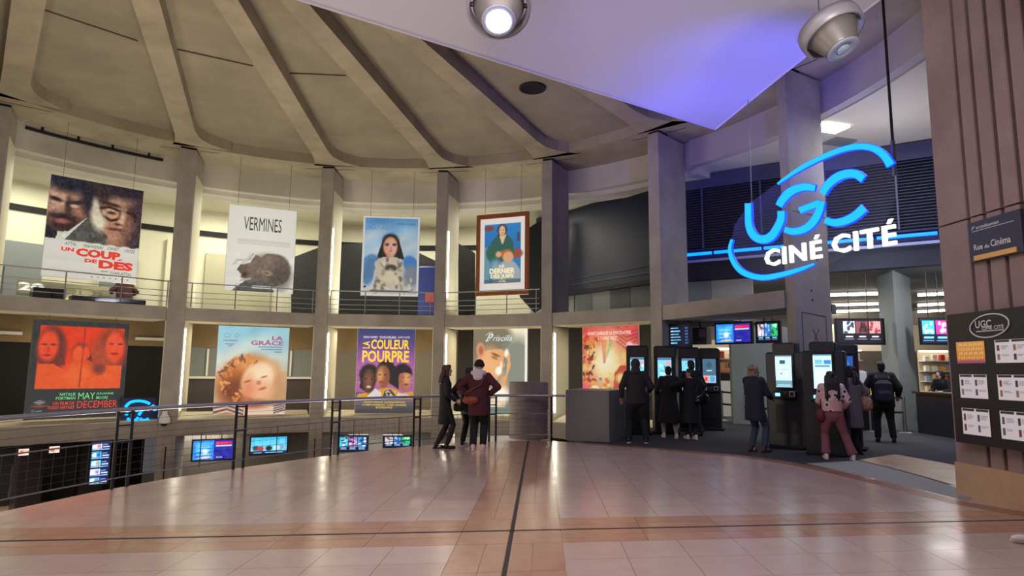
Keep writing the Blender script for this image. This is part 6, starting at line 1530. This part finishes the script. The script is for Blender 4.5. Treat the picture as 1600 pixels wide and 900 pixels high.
SHB = (mat('shoe_black', rgb(18, 17, 18), 0.4), mat('sole_black', rgb(14, 14, 14), 0.7)); SHW = (mat('shoe_white', rgb(222, 210, 208), 0.6), mat('sole_white', rgb(226, 220, 216), 0.6)); SHP = (mat('shoe_pale_pink', rgb(220, 190, 190), 0.6), SHW[1]); SHBW = (SHB[0], SHW[1]); SHBR = (mat('shoe_brown', rgb(74, 40, 36), 0.5), SHB[1])
def hd_to(dx, dy): return math.atan2(-dx, dy)        # heading whose local +y points along (dx, dy)

# woman in black coat at the railing, in profile looking right
t, P = person('woman in a black knee-length coat and black boots leaning at the railing, in profile', (-1.36, 13.45), hd_to(1, 0.25), 1.70, SK_L, HB, 'long', BLK, 0.50, 0.02, 0.92, TIGHT, 0.72, SHB, feet=((-0.06, -0.15), (0.05, 0.05)), hands=((-0.20, 0.16, 1.0), (0.18, 0.20, 0.98)))
m_ = MB(); m_.bbox((0.10, 0.27, 0.84), (0.10, 0.22, 0.17), 0.03); s_ = MB(); s_.tube([(0.10, 0.20, 0.92), (0.10, 0.22, 1.0), (0.10, 0.30, 1.0), (0.10, 0.33, 0.92)], 0.008, 6)
bag('handbag', 'small black handbag held in front by the woman in the black coat', None, t, (('pouch', m_, mat('bag_black', rgb(20, 18, 18), 0.35), None), ('handle', s_, M_BLACK, None)))
# burgundy jacket, seen from behind, hands on hips; dark companion beyond
t, P = person('person from behind in a burgundy jacket with pale grey hood, hands on hips', (-0.66, 13.25), hd_to(0.10, 1), 1.80, SK_L, BLK, 'beanie', BUR, 0.66, -0.02, 1.12, BLK, 1.15, SHP, feet=((-0.09, -0.02), (0.09, 0.05)), hands=((-0.20, 0.06, 1.06), (0.20, 0.08, 1.06)), elbow=(1.0, -0.35, 0.0), hood=LGREY, turn=0.2)
m_ = MB(); m_.ell((-0.13, -0.22, 1.0), (0.17, 0.06, 0.085)); m_.bbox((-0.13, -0.22, 1.02), (0.30, 0.09, 0.12), 0.04)
s_ = MB(); s_.tube([(-0.26, -0.19, 1.05), (-0.22, -0.19, 1.16), (0.05, -0.205, 1.30), (0.15, -0.15, 1.50), (0.12, 0.02, 1.53)], 0.012, 6)
s2_ = MB(); s2_.tube([(0.0, -0.20, 1.06), (0.10, -0.20, 1.22), (0.16, -0.17, 1.42)], 0.012, 6)
bag('crossbody_bag', 'rust-orange crossbody bag on the back of the burgundy jacket', None, t, (('pouch', m_, mat('bag_rust', rgb(140, 56, 36), 0.5), 0.015), ('strap', s_, mat('strap_rust', rgb(120, 60, 46), 0.6), None)))
person('person in black standing half hidden left of the burgundy jacket', (-0.92, 13.85), hd_to(0.5, 1), 1.66, SK_L, HK, 'short', BLK, 0.82, 0.0, 1.0, BLK, 1.0, (SHB[0], SHW[1]), feet=((-0.13, 0.02), (0.10, 0.03)), hands=((-0.30, 0.08, 1.02), (0.2, 0.3, 1.05)))
# group at the left ticket machines
t, P = person('hooded man in dark clothes from behind at the first ticket machine', (2.86, 14.85), hd_to(0.15, 1), 1.88, SK_M, DGR, 'hooded', cloth('cloth_dark_brown', (36, 32, 36)), 0.80, 0.02, 1.12, BLK, 1.1, SHBW, feet=((-0.16, -0.06), (0.20, -0.02)), hands=((-0.30, 0.02, 0.92), (0.28, 0.20, 1.06)))
person('person in a long black coat and white trainers at the second ticket machine', (3.90, 16.0), hd_to(0.05, 1), 1.74, SK_L, HK, 'bun', BLK, 0.36, 0.08, 1.08, cloth('cloth_grey_sock', (150, 140, 140)), 0.7, SHW, feet=((-0.12, 0.12), (0.14, -0.10)), hands=((-0.2, 0.3, 1.1), (0.2, 0.32, 1.12)), turn=-0.3)
t, P = person('woman in black with raised hand between the long coat and the tall man', (4.36, 15.70), hd_to(-0.2, 1), 1.68, SK_L, HK, 'short', BLK, 0.40, 0.06, 1.05, BLK, 0.9, SHW, feet=((-0.05, 0.14), (0.10, 0.0)), hands=((-0.20, 0.20, 1.42), (0.22, 0.1, 0.95)), turn=0.7)
m_ = MB(); m_.ell((0.18, -0.19, 0.98), (0.19, 0.10, 0.15)); m_.ell((0.18, -0.19, 0.92), (0.20, 0.11, 0.10)); s_ = MB(); s_.tube([(0.02, -0.18, 1.05), (0.06, -0.2, 1.25), (0.16, -0.12, 1.44), (0.20, 0.0, 1.46)], 0.014, 6); s_.tube([(0.32, -0.18, 1.05), (0.28, -0.2, 1.25), (0.19, -0.12, 1.44)], 0.014, 6)
bag('shoulder_bag', 'shiny black shoulder bag hanging from the woman with the raised hand', None, t, (('pouch', m_, mat('patent_black', rgb(16, 16, 20), 0.18), 0.016), ('strap', s_, M_BLACK, None)))
person('tall dark-jacketed man with grey trousers at the third ticket machine', (4.62, 16.55), hd_to(-0.05, 1), 1.90, SK_L, HK, 'short', cloth('cloth_ink', (32, 30, 42)), 0.78, 0.0, 1.08, cloth('cloth_slate', (58, 56, 62)), 1.0, SHB, feet=((-0.08, 0.0), (0.22, 0.10)), hands=((-0.18, 0.3, 1.15), (0.24, 0.12, 0.95)))
# fair-haired woman at the right machine, facing right
person('fair-haired woman in a navy coat and jeans using the bright ticket machine', (5.02, 13.38), hd_to(0.85, 0.5), 1.76, SK_L, HF, 'bob', NAV, 0.62, 0.02, 1.14, JEAN, 1.0, SHBR, feet=((-0.10, -0.02), (0.12, 0.10)), hands=((-0.10, 0.40, 1.16), (0.14, 0.36, 1.06)), nod=0.1)
# girl in pink trousers
FLO = mat('blouse_floral', rgb(214, 190, 190), 0.8)
nt = FLO.node_tree; vo = nt.nodes.new('ShaderNodeTexVoronoi'); vo.inputs['Scale'].default_value = 9; tc = nt.nodes.new('ShaderNodeTexCoord'); cr_ = nt.nodes.new('ShaderNodeValToRGB')
cr_.color_ramp.elements[0].position = 0.20; cr_.color_ramp.elements[0].color = (*rgb(50, 38, 48), 1); cr_.color_ramp.elements[1].position = 0.30; cr_.color_ramp.elements[1].color = (*rgb(222, 206, 206), 1)
e_ = cr_.color_ramp.elements.new(0.62); e_.color = (*rgb(206, 160, 160), 1)
nt.links.new(tc.outputs['Object'], vo.inputs['Vector']); nt.links.new(vo.outputs['Distance'], cr_.inputs['Fac']); nt.links.new(cr_.outputs['Color'], nt.nodes['Principled BSDF'].inputs['Base Color'])
t, P = person('girl with very long black hair, flowered blouse and dusty pink trousers, striding', (6.14, 12.42), hd_to(0.25, 1), 1.64, SK_M, HK, 'verylong', FLO, 0.93, 0.02, 1.08, PNK, 1.06, SHW, feet=((-0.16, -0.05), (0.32, -0.06)), hands=((-0.14, 0.28, 1.05), (0.26, 0.18, 1.0)), flare_leg=0.03)
m_ = MB(); m_.ell((-0.20, 0.02, 0.80), (0.10, 0.13, 0.14)); s_ = MB(); s_.tube([(-0.20, 0.0, 0.90), (-0.20, -0.02, 1.10), (-0.1, -0.1, 1.30)], 0.008, 6)
bag('handbag', 'maroon bag at the left hip of the girl in pink trousers', None, t, (('pouch', m_, mat('bag_maroon', rgb(96, 26, 46), 0.6), 0.015), ('strap', s_, mat('bag_maroon', rgb(96, 26, 46), 0.6), None)))
# woman in grey with leopard bag
LEO = mat('leopard_print', rgb(150, 110, 90), 0.7); nt = LEO.node_tree; vo = nt.nodes.new('ShaderNodeTexVoronoi'); vo.inputs['Scale'].default_value = 36; tc = nt.nodes.new('ShaderNodeTexCoord'); cr_ = nt.nodes.new('ShaderNodeValToRGB')
cr_.color_ramp.elements[0].position = 0.28; cr_.color_ramp.elements[0].color = (*rgb(70, 44, 40), 1); cr_.color_ramp.elements[1].position = 0.42; cr_.color_ramp.elements[1].color = (*rgb(176, 136, 114), 1)
nt.links.new(tc.outputs['Object'], vo.inputs['Vector']); nt.links.new(vo.outputs['Distance'], cr_.inputs['Fac']); nt.links.new(cr_.outputs['Color'], nt.nodes['Principled BSDF'].inputs['Base Color'])
t, P = person('dark-haired woman in a long grey coat carrying a leopard bag beside the girl', (6.92, 13.15), hd_to(-0.6, 0.8), 1.76, SK_L, HK, 'long', GRY, 0.52, 0.03, 1.12, BLK, 1.1, SHB, feet=((-0.10, 0.03), (0.10, -0.03)), hands=((-0.16, 0.28, 1.25), (0.26, 0.02, 1.02)), turn=0.3)
m_ = MB(); m_.ell((0.30, -0.06, 1.02), (0.12, 0.20, 0.15)); m_.bbox((0.30, -0.06, 0.96), (0.17, 0.36, 0.20), 0.05); s_ = MB(); s_.tube([(0.30, -0.18, 1.10), (0.26, -0.14, 1.36), (0.20, -0.02, 1.50), (0.26, 0.06, 1.34), (0.30, 0.08, 1.10)], 0.012, 6)
bag('shoulder_bag', 'leopard-print shoulder bag on the arm of the woman in grey', None, t, (('pouch', m_, LEO, 0.016), ('strap', s_, mat('strap_brown', rgb(90, 60, 50), 0.6), None)))
# man with backpack
t, P = person('man in black from behind wearing a backpack, at the belt barrier', (8.92, 15.55), hd_to(0.45, 1), 1.90, SK_L, HK, 'short', BLK, 0.74, 0.0, 1.22, cloth('cloth_black_jean', (26, 26, 34)), 1.1, SHB, feet=((-0.14, -0.02), (0.16, 0.02)), hands=((-0.26, 0.25, 1.1), (0.30, 0.12, 0.98)))
m_ = MB(); m_.bbox((0.0, -0.26, 1.20), (0.36, 0.20, 0.52), 0.08); m_.bbox((0.0, -0.36, 1.08), (0.28, 0.08, 0.24), 0.035); s_ = MB()
for x in (-.13, .13): s_.tube([(x, -0.20, 1.48), (x, -0.05, 1.585), (x, 0.14, 1.50), (x, 0.20, 1.25), (x*1.3, 0.0, 1.0), (x, -0.18, 0.98)], 0.02, 6)
bag('backpack', 'dark grey backpack worn by the man at the belt barrier', None, t, (('sack', m_, cloth('pack_grey', (44, 44, 56)), 0.02), ('strap', s_, cloth('pack_grey', (44, 44, 56)), None)))
# behind the counter, bending forward
person('person in black bending over behind the black counter', (12.78, 18.95), hd_to(-0.75, -0.3), 1.72, SK_L, HK, 'bob', BLK, 0.75, 0.02, 1.15, BLK, 1.0, SHB, lean=0.22, nod=0.45, hands=((-0.15, 0.46, 1.12), (0.20, 0.46, 1.10)))
# one at the yellow display, mostly hidden
person('person behind the man with the backpack, head only in view', (9.35, 18.3), hd_to(0.1, 1), 1.76, SK_L, HK, 'short', DGR, 0.8, 0.0, 1.05, BLK, 1.0, SHB)
# lowest level, far left
q = on_z(22, 797, -3.4)
person('person in a dark long coat on the lowest level behind the mesh', (q.x, q.y), hd_to(0.2, 1), 1.76, SK_M, HK, 'short', cloth('cloth_plum', (44, 30, 36)), 0.45, 0.05, 1.15, BLK, 1.0, SHB, zbase=-3.4)
# gallery, seated with back to the rail
q = Vector((-14.5, 23.8, 3.5)); dq = (Vector((RC.x, RC.y, 0)) - q); dq.z = 0; dq.normalize()
person('person in a dark red top sitting on the gallery with back to the rail', (q.x, q.y), hd_to(-dq.x, -dq.y), 1.85, SK_M, HK, 'short', cloth('cloth_wine', (64, 26, 28)), 0.52, 0.0, 1.42, BLK, 1.0, SHB, feet=((-0.14, 0.42), (0.14, 0.42)), hands=((-0.34, 0.30, 0.80), (0.34, 0.30, 0.80)), kneebend=0.40, lean=0.10, zbase=3.5)
st_ = empty('stool', (q.x, q.y - 0.02, 3.5), label='low stool under the person seated on the gallery', cat='stool'); MB().bbox((0, -0.05, 0.37), (0.42, 0.40, 0.06), 0.02).build('seat', M_BLACK, st_, True)
for x, y in ((-.17, -.2), (.17, -.2), (-.17, .1), (.17, .1)): MB().tube([(x, y, 0), (x, y, 0.35)], 0.015, 6).build('leg', M_STEEL, st_, True)
# walker leaving the picture at the right edge: one pale trainer enters it
q = on_z(1592, 852, 0)
person('person at the right edge of the view, only a pale trainer showing', (q.x + 0.50, q.y + 0.0), hd_to(-0.9, 0.35), 1.75, SK_L, HB, 'short', DGR, 0.8, 0.0, 1.05, JEAN, 1.0, SHW, feet=((-0.10, 0.33), (0.10, -0.25)))
